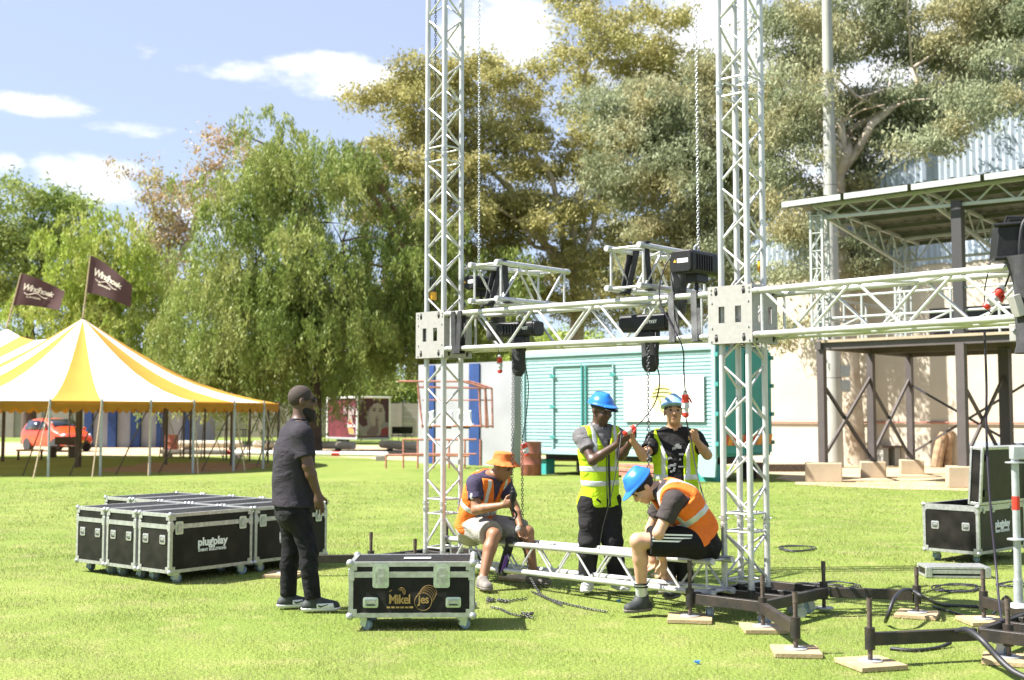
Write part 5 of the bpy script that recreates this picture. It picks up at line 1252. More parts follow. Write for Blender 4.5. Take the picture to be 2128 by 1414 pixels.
tree('broadleaf_tree', 'bright green tree at the far left edge', pt(60, 905, Y1), [(*pt(60, 905, Y1).xy, 0), pt(62, 760, Y1), pt(58, 640, Y1)], pt(58, 640, Y1), [(pt(10, 480, Y1), .22), (pt(110, 470, Y1), .22), (pt(60, 430, Y1 + 2), .2)], .35, 'bark_dark',
     [E3(50, 450, Y1, 95, 80, 3.5), E3(0, 560, Y1, 90, 110, 3.5), E3(140, 470, Y1 + 1, 95, 75, 3), E3(90, 590, Y1, 110, 90, 3.5), E3(60, 720, Y1 + 3, 150, 60, 3)], 'b', 'leaf_green', gl, 1, n_twig=900, per=34, spread=.42, L=.30, Wd=.10, droop=.3)
Y2 = 62
tree('broadleaf_tree', 'pale green tree rising behind the tent peak', pt(210, 908, Y2), [(*pt(210, 908, Y2).xy, 0), pt(212, 760, Y2), pt(215, 660, Y2)], pt(215, 660, Y2), [(pt(170, 520, Y2), .2), (pt(270, 540, Y2), .2), (pt(220, 480, Y2), .2)], .3, 'bark_dark',
     [E3(200, 520, Y2, 90, 80, 3), E3(270, 600, Y2, 90, 90, 3), E3(150, 620, Y2, 90, 80, 3), E3(300, 700, Y2, 100, 80, 3), E3(210, 700, Y2 + 2, 130, 80, 3)], 'w', 'leaf_lime', gl, 2, n_str=1100, per=32, length=1.7, L=.26, Wd=.085)
Y3 = 70
tree('gum_tree', 'tall russet tree with thin crown between the green trees', pt(350, 905, Y3), [(*pt(350, 905, Y3).xy, 0), pt(345, 740, Y3), pt(350, 600, Y3)], pt(350, 600, Y3), [(pt(300, 370, Y3), .2), (pt(480, 300, Y3), .22), (pt(380, 430, Y3), .2), (pt(270, 600, Y3), .15)], .34, 'bark_pale',
     [E3(300, 360, Y3, 45, 50, 2), E3(370, 440, Y3, 65, 60, 2), E3(470, 310, Y3, 75, 45, 2), E3(345, 545, Y3, 90, 90, 2.5), E3(270, 630, Y3, 70, 70, 2.5), E3(430, 400, Y3, 50, 70, 2), E3(370, 660, Y3, 70, 60, 2.5)], 'b', 'leaf_russet', gl, 3, n_twig=560, per=30, spread=.42, L=.28, Wd=.09, droop=.6)
Y4 = 50
tree('pepper_tree', 'big weeping pepper tree above the bearded man', pt(652, 925, Y4), [(*pt(655, 925, Y4).xy, 0), pt(655, 820, Y4), pt(668, 720, Y4), pt(640, 640, Y4)], pt(650, 690, Y4),
     [(pt(500, 420, Y4), .17), (pt(620, 330, Y4), .17), (pt(520, 560, Y4 - 1), .16), (pt(720, 480, Y4), .17), (pt(580, 290, Y4 + 1), .22), (pt(700, 640, Y4 - 1), .16)], .25, 'bark_dark',
     [E3(575, 300, Y4, 85, 65, 3), E3(640, 400, Y4, 120, 85, 4), E3(490, 420, Y4, 85, 95, 3.5), E3(560, 520, Y4, 150, 110, 4), E3(440, 590, Y4, 90, 95, 3), E3(660, 560, Y4, 130, 110, 4), E3(520, 680, Y4, 170, 90, 4), E3(420, 700, Y4, 75, 80, 3), E3(690, 690, Y4 + 1, 130, 70, 4), E3(570, 760, Y4 + 1, 180, 50, 3)], 'w', 'leaf_pepper', gl, 4, n_str=3300, per=42, length=1.9, L=.20, Wd=.056, nb=120, rb=1.0)
Y5 = 54
tree('pepper_tree', 'second weeping pepper tree, behind the left tower', pt(925, 930, Y5), [(*pt(925, 930, Y5).xy, 0), pt(920, 830, Y5), pt(905, 740, Y5), pt(870, 640, Y5)], pt(890, 690, Y5),
     [(pt(760, 330, Y5), .26), (pt(800, 500, Y5), .3), (pt(960, 560, Y5), .25), (pt(720, 290, Y5), .2)], .45, 'bark_brown',
     [E3(725, 320, Y5, 60, 60, 3), E3(770, 420, Y5, 95, 95, 3), E3(830, 540, Y5, 120, 110, 4), E3(760, 640, Y5, 110, 100, 3), E3(900, 660, Y5, 130, 90, 4), E3(1000, 600, Y5, 90, 110, 3), E3(850, 740, Y5, 150, 60, 3), E3(1050, 690, Y5, 80, 60, 3)], 'w', 'leaf_pepper', gl, 5, n_str=2400, per=40, length=1.8, L=.21, Wd=.060, nb=85, rb=1.1)
Y6 = 58
tree('gum_tree', 'tallest golden gum tree in the middle of the picture', pt(1180, 925, Y6), [(*pt(1190, 925, Y6).xy, 0), pt(1195, 760, Y6), pt(1200, 620, Y6), pt(1180, 520, Y6)], pt(1185, 560, Y6),
     [(pt(900, 260, Y6), .2), (pt(1060, 200, Y6), .18), (pt(1260, 40, Y6), .2), (pt(1240, 330, Y6 - 2), .16), (pt(1000, 420, Y6 - 2), .18), (pt(1080, 480, Y6 - 2), .18), (pt(1380, 120, Y6), .16)], .38, 'bark_pale',
     [E3(790, 240, Y6, 85, 75, 3), E3(900, 220, Y6, 105, 85, 3.5), E3(1020, 200, Y6, 100, 90, 3.5), E3(1190, 60, Y6, 95, 75, 3), E3(1330, 60, Y6, 105, 75, 3), E3(1240, 170, Y6, 130, 80, 4), E3(870, 370, Y6, 120, 100, 4), E3(1030, 360, Y6, 130, 100, 4), E3(1180, 330, Y6, 120, 110, 4), E3(960, 490, Y6, 130, 80, 4), E3(1120, 490, Y6, 140, 90, 4), E3(1240, 600, Y6, 130, 90, 3.5), E3(1100, 610, Y6, 110, 50, 3), E3(1400, 190, Y6, 60, 70, 3), E3(820, 430, Y6, 80, 80, 3), E3(1330, 470, Y6 + 2, 120, 120, 3)], 'b', 'leaf_gold', gr_, 6, n_twig=3800, per=44, spread=.33, L=.22, Wd=.082, droop=.5, nb=290, rb=1.1)
Y7 = 46
tree('gum_tree', 'grey green gum tree left of the right tower', pt(1560, 930, Y7), [(*pt(1570, 935, Y7).xy, 0), pt(1580, 760, Y7), pt(1570, 600, Y7), pt(1540, 500, Y7)], pt(1545, 520, Y7),
     [(pt(1300, 270, Y7), .26), (pt(1400, 400, Y7), .24), (pt(1340, 470, Y7), .22), (pt(1480, 260, Y7), .24), (pt(1600, 400, Y7), .2)], .34, 'bark_pale',
     [E3(1310, 230, Y7, 85, 70, 3), E3(1400, 260, Y7, 95, 90, 3), E3(1320, 350, Y7, 85, 85, 3), E3(1430, 400, Y7, 100, 100, 3), E3(1370, 520, Y7, 80, 80, 2.5), E3(1460, 560, Y7, 80, 90, 2.5), E3(1530, 440, Y7, 70, 110, 3), E3(1540, 620, Y7, 60, 70, 2.5), E3(1540, 300, Y7, 70, 100, 3), E3(1500, 180, Y7 + 1, 60, 60, 2.5), E3(1420, 660, Y7, 60, 40, 2)], 'b', 'leaf_grey', gr_, 7, n_twig=2500, per=44, spread=.30, L=.21, Wd=.060, droop=1.2, nb=210, rb=.9)
Y8 = 37.2
tree('gum_tree', 'big gum tree with pale forked trunk behind the mast', pt(1775, 950, Y8), [(*pt(1780, 950, Y8).xy, 0), pt(1770, 800, Y8), pt(1752, 560, Y8), pt(1742, 400, Y8), pt(1745, 330, Y8)], pt(1745, 360, Y8),
     [(pt(1770, 270, Y8), .12), (pt(1850, 170, Y8), .19), (pt(1960, 90, Y8), .16), (pt(1735, 180, Y8), .17), (pt(1650, 180, Y8), .11), (pt(1690, 100, Y8), .12)], .26, 'bark_pale',
     [E3(1660, 90, Y8 + 1, 90, 80, 2.2), E3(1790, 40, Y8 + 2, 120, 80, 2.4), E3(1930, 60, Y8 + 1, 120, 90, 2.5), E3(2060, 120, Y8, 100, 110, 2.5), E3(1660, 220, Y8, 70, 80, 2), E3(1880, 220, Y8 + 1, 120, 55, 2), E3(2000, 230, Y8, 110, 60, 2), E3(1640, 330, Y8, 62, 90, 1.8), E3(1650, 450, Y8, 55, 80, 1.8), E3(1640, 560, Y8, 48, 70, 1.4), E3(1830, 330, Y8 + 1, 90, 50, 1.5), E3(1800, 540, Y8, 90, 70, 1.2), E3(2110, 40, Y8, 90, 70, 2.5), E3(1760, 400, Y8 + 1, 70, 50, 1.2), E3(1850, 400, Y8 + 1, 70, 40, 1), E3(1740, 250, Y8 + 2, 80, 70, 1.5), E3(1850, 270, Y8 + 2, 90, 60, 1.2), E3(1925, 290, 34.2, 75, 38, .8), E3(2025, 245, 33.6, 85, 45, .8), E3(2095, 205, 33.0, 60, 60, .8), E3(1650, 775, Y8 - 1, 42, 40, .8), E3(1640, 690, Y8 - .5, 40, 50, 1)], 'b', 'leaf_grey', gr_, 8, n_twig=3300, per=44, spread=.27, L=.175, Wd=.050, droop=1.1, nb=290, rb=.75)
# hedge line far behind so the horizon is closed
for k, (px, py, w, h, Yk, lm, lab) in enumerate(((470, 800, 120, 70, 92, 'leaf_green', 'distant tree seen under the weeping branches left of the bearded man'), (820, 790, 120, 60, 95, 'leaf_pepper', 'distant tree above the wall beside the trailer'), (1180, 730, 110, 30, 90, 'leaf_lime', 'distant yellow green tree just above the container roof'),
                                                 (690, 790, 110, 70, 98, 'leaf_green', 'distant tree behind the trailer'), (60, 810, 150, 70, 96, 'leaf_pepper', 'distant tree at the left edge behind the tent'), (1020, 740, 90, 70, 96, 'leaf_pepper', 'distant dark tree behind the hanging red plug'))):
    b = pt(px, 905, Yk); tree('distant_tree', lab, b, [(b.x, b.y, 0), pt(px, 850, Yk), pt(px, py, Yk)], pt(px, py + 10, Yk), [(pt(px - w * .5, py, Yk), .15), (pt(px + w * .5, py, Yk), .15)], .25, 'bark_dark', [E3(px, py, Yk, w, h, 3), E3(px - w * .5, py + h * .6, Yk, w * .7, h * .6, 3), E3(px + w * .5, py + h * .5, Yk, w * .7, h * .6, 3)], 'b', lm, 'distant trees', 20 + k, n_twig=380, per=26, spread=.6, L=.36, Wd=.13, droop=.5)
# ---------------------------------------------------------------- people: smooth-blended solids turned into one skin
class Field:
    def __init__(s, lo, hi, h):
        s.h = h; s.lo = np.array(lo, np.float32); n = np.ceil((np.array(hi) - s.lo) / h).astype(int) + 1
        s.ax = [s.lo[i] + h * np.arange(n[i], dtype=np.float32) for i in range(3)]; s.D = np.full(n, .5, np.float32)
    def sub(s, a, b, pad):
        lo = np.minimum(a, b) - pad; hi = np.maximum(a, b) + pad; sl = []
        for i in range(3):
            i0 = max(0, int((lo[i] - s.lo[i]) / s.h)); i1 = min(len(s.ax[i]), int((hi[i] - s.lo[i]) / s.h) + 2); sl.append(slice(i0, max(i0 + 1, i1)))
        X = s.ax[0][sl[0]][:, None, None]; Y = s.ax[1][sl[1]][None, :, None]; Z = s.ax[2][sl[2]][None, None, :]
        return tuple(sl), X, Y, Z
    def blend(s, sl, d, k):
        o = s.D[sl]
        if k > 0: hh = np.maximum(k - np.abs(o - d), 0) / k; s.D[sl] = np.minimum(o, d) - hh * hh * k * .25
        else: s.D[sl] = np.minimum(o, d)
    def cone(s, a, b, ra, rb, k=.03, n=None, f=1.0, cap=0):
        a, b = np.array(a, np.float32), np.array(b, np.float32); sl, X, Y, Z = s.sub(a, b, max(ra, rb) + k + 3 * s.h + .02)
        ab = b - a; L2 = float(ab @ ab) + 1e-9
        tr = ((X - a[0]) * ab[0] + (Y - a[1]) * ab[1] + (Z - a[2]) * ab[2]) / L2; t = np.clip(tr, 0, 1)
        wx, wy, wz = X - a[0] - t * ab[0], Y - a[1] - t * ab[1], Z - a[2] - t * ab[2]; q = wx * wx + wy * wy + wz * wz
        if n is not None: q = q + (wx * n[0] + wy * n[1] + wz * n[2]) ** 2 * (1 / f ** 2 - 1)
        d = np.sqrt(q) - (ra + (rb - ra) * t)
        if cap & 1: d = np.maximum(d, (tr - 1) * math.sqrt(L2))
        if cap & 2: d = np.maximum(d, -tr * math.sqrt(L2))
        s.blend(sl, d, k)
    def ell(s, c, r, ax=None, k=.02):
        c = np.array(c, np.float32); R3 = np.eye(3) if ax is None else np.array(ax); m = max(r); sl, X, Y, Z = s.sub(c, c, m + k + 3 * s.h)
        q0 = q1 = 0
        for i in range(3):
            p = ((X - c[0]) * R3[i][0] + (Y - c[1]) * R3[i][1] + (Z - c[2]) * R3[i][2]); q0 = q0 + (p / r[i]) ** 2; q1 = q1 + (p / r[i] ** 2) ** 2
        k0 = np.sqrt(q0); d = k0 * (k0 - 1) / np.maximum(np.sqrt(q1), 1e-6); s.blend(sl, d, k)
    def plane(s, p, n):   # signed distance to a plane over the whole grid
        n = np.array(n, float); n = n / np.linalg.norm(n)
        return ((s.ax[0] - p[0]) * n[0])[:, None, None] + ((s.ax[1] - p[1]) * n[1])[None, :, None] + ((s.ax[2] - p[2]) * n[2])[None, None, :]
def surface(D, lo, h):
    """surface nets"""
    S = D < 0; nx, ny, nz_ = D.shape
    c = np.zeros((nx - 1, ny - 1, nz_ - 1), np.uint8)
    for i in (0, 1):
        for j in (0, 1):
            for k in (0, 1): c += S[i:nx - 1 + i, j:ny - 1 + j, k:nz_ - 1 + k]
    I, J, K = np.nonzero((c > 0) & (c < 8)); n = len(I); idx = -np.ones(c.shape, np.int64); idx[I, J, K] = np.arange(n)
    acc = np.zeros((n, 3)); cnt = np.zeros(n)
    cor = [(i, j, k) for i in (0, 1) for j in (0, 1) for k in (0, 1)]; val = {q: D[I + q[0], J + q[1], K + q[2]] for q in cor}
    for a in cor:
        for ax in range(3):
            if a[ax]: continue
            b = list(a); b[ax] = 1; b = tuple(b); va, vb = val[a], val[b]; m = (va < 0) != (vb < 0)
            t = va[m] / (va[m] - vb[m]); p = np.tile(np.array(a, float), (m.sum(), 1)); p[:, ax] += t; acc[m] += p; cnt[m] += 1
    V = (np.stack([I, J, K], 1) + acc / cnt[:, None]) * h + lo; F = []
    for ax in range(3):
        sa = [slice(None)] * 3; sb = [slice(None)] * 3; sa[ax] = slice(0, -1); sb[ax] = slice(1, None); A_, B_ = S[tuple(sa)], S[tuple(sb)]
        o1, o2 = [q for q in range(3) if q != ax]
        i3 = np.stack(np.nonzero(A_ != B_), 1); ok = (i3[:, o1] > 0) & (i3[:, o2] > 0) & (i3[:, o1] < D.shape[o1] - 1) & (i3[:, o2] < D.shape[o2] - 1); i3 = i3[ok]
        fl = A_[i3[:, 0], i3[:, 1], i3[:, 2]]
        def q(d1, d2): w = i3.copy(); w[:, o1] -= d1; w[:, o2] -= d2; return idx[w[:, 0], w[:, 1], w[:, 2]]
        f = np.stack([q(1, 1), q(0, 1), q(0, 0), q(1, 0)], 1)
        if ax == 1: fl = ~fl
        f[~fl] = f[~fl][:, ::-1]; F.append(f)
    return V, np.concatenate(F)
def smooth_verts(V, F, it=2, lam=.5):
    e = np.concatenate([F[:, [0, 1]], F[:, [1, 2]], F[:, [2, 3]], F[:, [3, 0]]]); n = len(V)
    for _ in range(it):
        a = np.zeros((n, 3)); d = np.zeros(n); np.add.at(a, e[:, 0], V[e[:, 1]]); np.add.at(d, e[:, 0], 1); V = V + lam * (a / np.maximum(d, 1)[:, None] - V)
    return V
def skin(D, fl, name, m, parent=None, loc=None, it=1, wr=0.0, wf=26.0):
    V, F = surface(D, fl.lo, fl.h); V = smooth_verts(V, F, it)
    if wr:   # folds in cloth
        x, y, z = V.T; w = np.sin(wf * (z + .35 * x + .2 * np.sin(9 * x + 5 * y)) + 2.2 * np.sin(7 * y - 5 * z)) * np.sin(11 * x + 6 * z + 8 * y + 1.3)
        cx, cy = x.mean(), y.mean(); r = np.stack([x - cx, y - cy], 1); r /= np.linalg.norm(r, axis=1, keepdims=True) + 1e-6
        V[:, 0] += r[:, 0] * w * wr; V[:, 1] += r[:, 1] * w * wr
    o = obj(name, npmesh(name, V, F, m, smooth=True), parent)
    if loc is not None: o.location = loc
    return o
def nv(v): v = Vector(v); return np.array(v / v.length)
def cloth(name, col, var=.12, col2=None, sc_=9):
    m = mat(name, col, .88, 0, var, sc_, 0, 38, col2=col2, spec=.2); n, l = m.node_tree.nodes, m.node_tree.links
    t = n.new('ShaderNodeTexCoord'); mp = n.new('ShaderNodeMapping'); mp.inputs['Scale'].default_value = (6, 6, 11); mp.inputs['Rotation'].default_value = (.5, .35, .2); l.new(t.outputs['Object'], mp.inputs[0])
    z = n.new('ShaderNodeTexNoise'); z.inputs['Scale'].default_value = 1.0; z.inputs['Detail'].default_value = 3; z.inputs['Distortion'].default_value = .8; l.new(mp.outputs[0], z.inputs['Vector'])
    r = n.new('ShaderNodeValToRGB'); r.color_ramp.elements[0].position = .40; r.color_ramp.elements[1].position = .62; l.new(z.outputs[0], r.inputs[0])
    b = n.new('ShaderNodeBump'); b.inputs['Strength'].default_value = .5; b.inputs['Distance'].default_value = .014; l.new(r.outputs[0], b.inputs['Height']); l.new(b.outputs[0], n['Principled BSDF'].inputs['Normal']); return m
M['hi_lime'] = cloth('lime_vest', (.42, .60, .02), .08); M['hi_orange'] = cloth('orange_vest', (.72, .165, .028), .08); M['reflect'] = mat('reflective_tape', (.52, .54, .56), .4, .3, .08, 30)
M['charcoal'] = cloth('charcoal_cotton', (.030, .027, .034)); M['black_jean'] = cloth('black_denim', (.013, .013, .015), .4); M['tee_black'] = cloth('black_tee', (.017, .016, .017)); M['navy'] = cloth('navy_tee', (.055, .045, .085))
M['shorts_grey'] = cloth('stained_grey_shorts', (.24, .22, .20), 0, (.36, .34, .31), 4); M['shorts_black'] = cloth('black_shorts', (.014, .013, .013)); M['helmet'] = mat('blue_helmet', (.02, .16, .62), .25, 0, .03, 5, coat=.4); M['helmet_pale'] = mat('pale_blue_helmet', (.24, .46, .72), .3, 0, .05, 5, coat=.3)
M['stubble'] = mat('cropped_hair', (.045, .030, .023), .8, 0, .4, 90, .5, 250); M['hair'] = mat('black_hair', (.012, .010, .009), .85, 0, .3, 60, .8, 200); M['eye'] = mat('eye', (.03, .02, .02), .2); M['lips'] = mat('lips', (.22, .08, .06), .5); M['sole_white'] = mat('sole', (.72, .72, .70), .7); M['shoe_grey'] = mat('grey_shoe', (.17, .15, .135), .8, 0, .3, 15); M['shoe_black'] = mat('black_shoe', (.03, .035, .035), .7, 0, .3, 15); M['tooth'] = mat('teeth', (.75, .72, .66), .4)
M['skin_dark'] = mat('dark_brown_skin', (.095, .048, .030), .48, 0, .12, 14, .12, 160); M['skin_deep'] = mat('deep_brown_skin', (.075, .038, .026), .45, 0, .12, 14, .12, 160); M['skin_mid'] = mat('brown_skin', (.26, .125, .065), .5, 0, .1, 14, .12, 160); M['skin_tan'] = mat('tan_skin', (.42, .23, .13), .5, 0, .08, 14, .12, 160); M['skin_fair'] = mat('fair_skin', (.52, .30, .20), .5, 0, .08, 14, .12, 160)

class Person:
    def __init__(s, label, Y0, px0, group, skinm, f, hf, J, lh, rh, bulk=1.0, group_h=.0068, pose='stand'):
        s.O = P(px0, 1000, Y0); s.O.z = 0; s.O = Vector((s.O.x, s.O.y, 0))
        s.J = {k: (P(v[0], v[1], Y0 + v[2]) - s.O) for k, v in J.items()}; J = s.J
        s.f = Vector((f[0], f[1], 0)).normalized(); s.r = Vector((s.f.y, -s.f.x, 0)); s.b = bulk
        s.hf = Vector(hf).normalized(); s.hs = s.hf.cross(Vector((0, 0, 1))).normalized(); s.hu = s.hs.cross(s.hf).normalized()
        c = J['shc']; shw = .178 * (1 + (bulk - 1) * .6)
        J['shR'] = J.get('shR', c + s.r * shw); J['shL'] = J.get('shL', c - s.r * shw)
        hp = J['pelvis']; J['hipR'] = J.get('hipR', hp + s.r * .088 - Vector((0, 0, .04))); J['hipL'] = J.get('hipL', hp - s.r * .088 - Vector((0, 0, .04)))
        pts = np.array([list(v) for v in J.values()]); s.lo = pts.min(0) - .22; s.hi = pts.max(0) + np.array([.22, .22, .26]); s.lo[2] = max(s.lo[2], -.06)
        s.hands = {'L': lh, 'R': rh}; s.torso_n = np.array(s.f)
        ax = (J['neck'] - J['pelvis']).normalized(); n = s.f - ax * s.f.dot(ax); s.tn = np.array(n.normalized()); s.tax = ax
        F = Field(s.lo, s.hi, group_h); s.torso(F, 0); s.head(F); s.arms(F); s.legs(F); s.feet(F, 0, .012)
        s.body = skin(F.D, F, 'person', skinm, None, s.O, 1); tag(s.body, label, 'person', group)
    def torso(s, F, o, k=.05):
        J, b, n = s.J, s.b, s.tn; up = s.tax
        F.cone(J['pelvis'] - up * .03, J['waist'], .158 * b + o, .142 * b + o, k, n, .80); F.cone(J['waist'], J['chest'], .142 * b + o, .168 * b + o, k, n, .74)
        F.cone(J['chest'], J['shc'] - up * .015, .168 * b + o, .135 * b + o, k, n, .70); F.cone(J['shL'], J['shR'], .062 * b + o, .062 * b + o, k)
        F.cone(J['neck'] + up * .01, J['shL'], .052 + o, .050 + o, .04); F.cone(J['neck'] + up * .01, J['shR'], .052 + o, .050 + o, .04)
        for h in ('hipL', 'hipR'): F.ell(J[h] - s.f * .03, (.092 * b + o, .092 * b + o, .10 * b + o), None, .05)
    def head(s, F):
        c, f, u, sd = s.J['head'], s.hf, s.hu, s.hs; ax = np.array([list(f), list(sd), list(u)])
        F.cone(s.J['neck'] - s.tax * .02, c - u * .06 - f * .015, .060, .054, .03); F.ell(c - f * .012 + u * .032, (.098, .078, .092), ax, .02); F.ell(c + f * .022 - u * .048, (.072, .060, .074), ax, .03)
        F.ell(c + f * .058 - u * .098, (.026, .026, .020), ax, .03); F.cone(c + f * .090 + u * .008, c + f * .108 - u * .030, .010, .016, .016); F.ell(c + f * .078 + u * .026, (.022, .055, .014), ax, .02); F.ell(c + f * .086 - u * .066, (.014, .026, .012), ax, .012)
        for q in (-1, 1): F.ell(c + sd * (.080 * q) - f * .012 - u * .008, (.022, .010, .034), ax, .008); F.ell(c + f * .070 + sd * (.036 * q) - u * .028, (.026, .026, .024), ax, .02)
    def arms(s, F):
        for q in 'LR':
            a, e, w = s.J['sh' + q], s.J['el' + q], s.J['wr' + q]; b = s.b
            F.cone(a, e, .054 * b, .041 * b, .03); F.cone(e, e.lerp(w, .3), .041 * b, .041 * b, .02); F.cone(e.lerp(w, .3), w, .041 * b, .027, .02); s.hand(F, w, q)
    def hand(s, F, w, q):
        d, pn, curl, sp = s.hands[q]; d = Vector(d).normalized(); pn = Vector(pn); pn = (pn - d * pn.dot(d)).normalized(); ts = d.cross(pn) * (1 if q == 'R' else -1)
        F.ell(w + d * .045, (.052, .041, .018), np.array([list(d), list(ts), list(pn)]), .015); F.cone(w, w + d * .05, .024, .026, .015)
        for i, (o, L) in enumerate(((.030, .078), (.0105, .088), (-.0095, .080), (-.029, .062))):
            p = w + d * (.084 - .004 * abs(i - 1)) + ts * o; dd = d + ts * (o * sp); ang = 0
            for j, fr in enumerate((.45, .32, .23)):
                ang += curl * (.55 if j == 0 else .9); v = (dd * math.cos(ang) + pn * math.sin(ang)).normalized(); p2 = p + v * L * fr; F.cone(p, p2, .0092 - .0008 * j, .0086 - .0008 * j, .004); p = p2
        p = w + d * .022 + ts * .030; v = (d * .62 + ts * .62 + pn * .35).normalized(); p2 = p + v * .045; F.cone(p, p2, .0125, .0105, .010); v = (d * .85 + ts * .15 + pn * .45).normalized(); F.cone(p2, p2 + v * .036, .0105, .0085, .006)
    def legs(s, F, o=0, k=.035, ends=None, cap=0, ra=(.085, .056, .057, .036)):
        b = s.b
        for q in 'LR':
            h, kn, a = s.J['hip' + q], s.J['kn' + q], s.J['an' + q]
            F.cone(h, kn, ra[0] * b + o, ra[1] * b + o, k); m = kn.lerp(a, .30) - s.shin_back(kn, a) * .012
            F.cone(kn, m, ra[1] * b + o, ra[2] * b + o, .02); F.cone(m, a, ra[2] * b + o, ra[3] + o, .02, None, 1, cap)
    def shin_back(s, kn, a):
        return s.f
    def feet(s, F, o=0, grow=0, only=None):
        for q in 'LR':
            if only and q not in only: continue
            a, t = s.J['an' + q], s.J['to' + q]; d = (t - a); d.z = 0; d.normalize(); g = Vector((a.x, a.y, t.z))
            hz = .034 + grow * .3
            F.cone(a, Vector((a.x, a.y, t.z + .05)), .040 + o, .040 + o, .02); F.cone(g - d * .045 + Vector((0, 0, .036)), t - d * .035 + Vector((0, 0, .030)), .036 + o, .034 + o, .02, None, 1); F.cone(a - Vector((0, 0, .02)), t - d * .08 + Vector((0, 0, .035)), .038 + o, .032 + o, .03)
    # ---- clothing
    def field(s, h=.0085): return Field(s.lo - .03, s.hi + .03, h)
    def top(s, name, m, o=.013, sleeve=.62, hem=-.10, wr=.004, so=.020, neckcut=.0, drape=0):
        F = s.field(); s.torso(F, o); J, up = s.J, s.tax
        if drape: F.cone(J['chest'] - up * .05, J['pelvis'] + up * (hem - .06), .165 * s.b + o, .168 * s.b + o + drape, .05, s.tn, .86)
        F.D = np.maximum(F.D, F.plane(J['neck'] + up * (.034 + neckcut), up)); 
        G2 = s.field(); G2.D[:] = .5
        for q in 'LR':
            a, e = J['sh' + q], J['el' + q]; F.cone(a, a.lerp(e, sleeve), .058 * s.b + so * .7, .048 * s.b + so, .035, None, 1, 1)
        F.D = np.maximum(F.D, -F.plane(J['pelvis'] + up * hem, up))
        c = s.neck_hole(F); F.D = np.maximum(F.D, -c)
        return skin(F.D, F, name, m, s.body, None, 1, wr)
    def neck_hole(s, F, r=.060):
        T = Field(F.lo, F.lo + F.h * (np.array(F.D.shape) - 1), F.h); T.D = np.full_like(F.D, .5); T.cone(s.J['neck'] - s.tax * .005 + Vector(s.tn) * .015, s.J['neck'] + s.tax * .12, r, r + .02, 0); return T.D
    def vest(s, m, o=.026, hem=-.13, opening=.035, stripes=(.10, -.02), wr=.005, shoulder=.0, flare=0.0, vee=.42):
        F = s.field(); s.torso(F, o, .06); J, up, n = s.J, s.tax, s.tn
        if flare: F.cone(J['waist'], J['pelvis'] + up * (hem - .05), .15 * s.b + o, .17 * s.b + o + flare, .05, n, .85)
        base = F.D.copy(); cut = np.maximum(F.plane(J['neck'] + up * .018, up), -F.plane(J['pelvis'] + up * hem, up))
        for q in 'LR':
            out = (J['sh' + q] - J['sh' + ('R' if q == 'L' else 'L')]).normalized(); cut = np.maximum(cut, np.minimum(F.plane(J['sh' + q] - out * (.012 - shoulder), out), F.plane(J['chest'] + up * .02, np.array(up))))
            T = Field(F.lo, F.lo + F.h * (np.array(F.D.shape) - 1), F.h); T.D = np.full_like(F.D, .5); d = (J['el' + q] - J['sh' + q]).normalized(); T.cone(J['sh' + q] + out * .045, J['sh' + q] + out * .045 + d * .05, .074, .068, 0); cut = np.maximum(cut, -T.D)
        side = nv(Vector(np.cross(n, np.array(up)))); front = F.plane(J['chest'], n)
        # V opening: widens towards the neck, only on the front half
        lat = np.abs(F.plane(J['chest'], side)); hgt = F.plane(J['chest'], np.array(up)); wv_ = opening + np.maximum(0, hgt + .02) * vee
        cut = np.maximum(cut, np.minimum(wv_ - lat, front - .02)); cut = np.maximum(cut, -s.neck_hole(F, .080))
        v = skin(np.maximum(base, cut), F, 'vest', m, s.body, None, 1, wr)
        for zs in stripes:
            sl = np.abs(F.plane(J['waist'] + up * zs, np.array(up))) - .026; skin(np.maximum(np.maximum(base - .0035, cut), sl), F, 'reflective_stripe', M['reflect'], v, None, 1, wr)
        for q in (-1, 1):
            sl = np.abs(F.plane(J['chest'] + Vector(side) * (q * .105), side)) - .022; lo_ = -F.plane(J['waist'] + up * (max(stripes) if stripes else 0), np.array(up)); skin(np.maximum(np.maximum(np.maximum(base - .003, cut), sl), lo_), F, 'reflective_stripe', M['reflect'], v, None, 1, wr)
        return v
    def trousers(s, name, m, o=.016, waist=.06, wr=.005, ra=(.092, .066, .064, .052), knee_cut=None, wf=34, ank=.0):
        F = s.field(); J, up = s.J, s.tax; b = s.b
        F.cone(J['pelvis'] - up * .03, J['waist'], .158 * b + o * .8, .142 * b + o * .8, .05, s.tn, .80); F.D = np.maximum(F.D, F.plane(J['pelvis'] + up * waist, np.array(up)))
        for h in ('hipL', 'hipR'): F.ell(J[h] - s.f * .03, (.092 * b + o, .092 * b + o, .10 * b + o), None, .05)
        if knee_cut is None: s.legs(F, o, .04, cap=1, ra=ra)
        else:
            for q in 'LR': h, kn = J['hip' + q], J['kn' + q]; F.cone(h, h.lerp(kn, knee_cut), ra[0] * b + o, ra[1] * b + o, .04, None, 1, 1)
        return skin(F.D, F, name, m, s.body, None, 1, wr, wf)
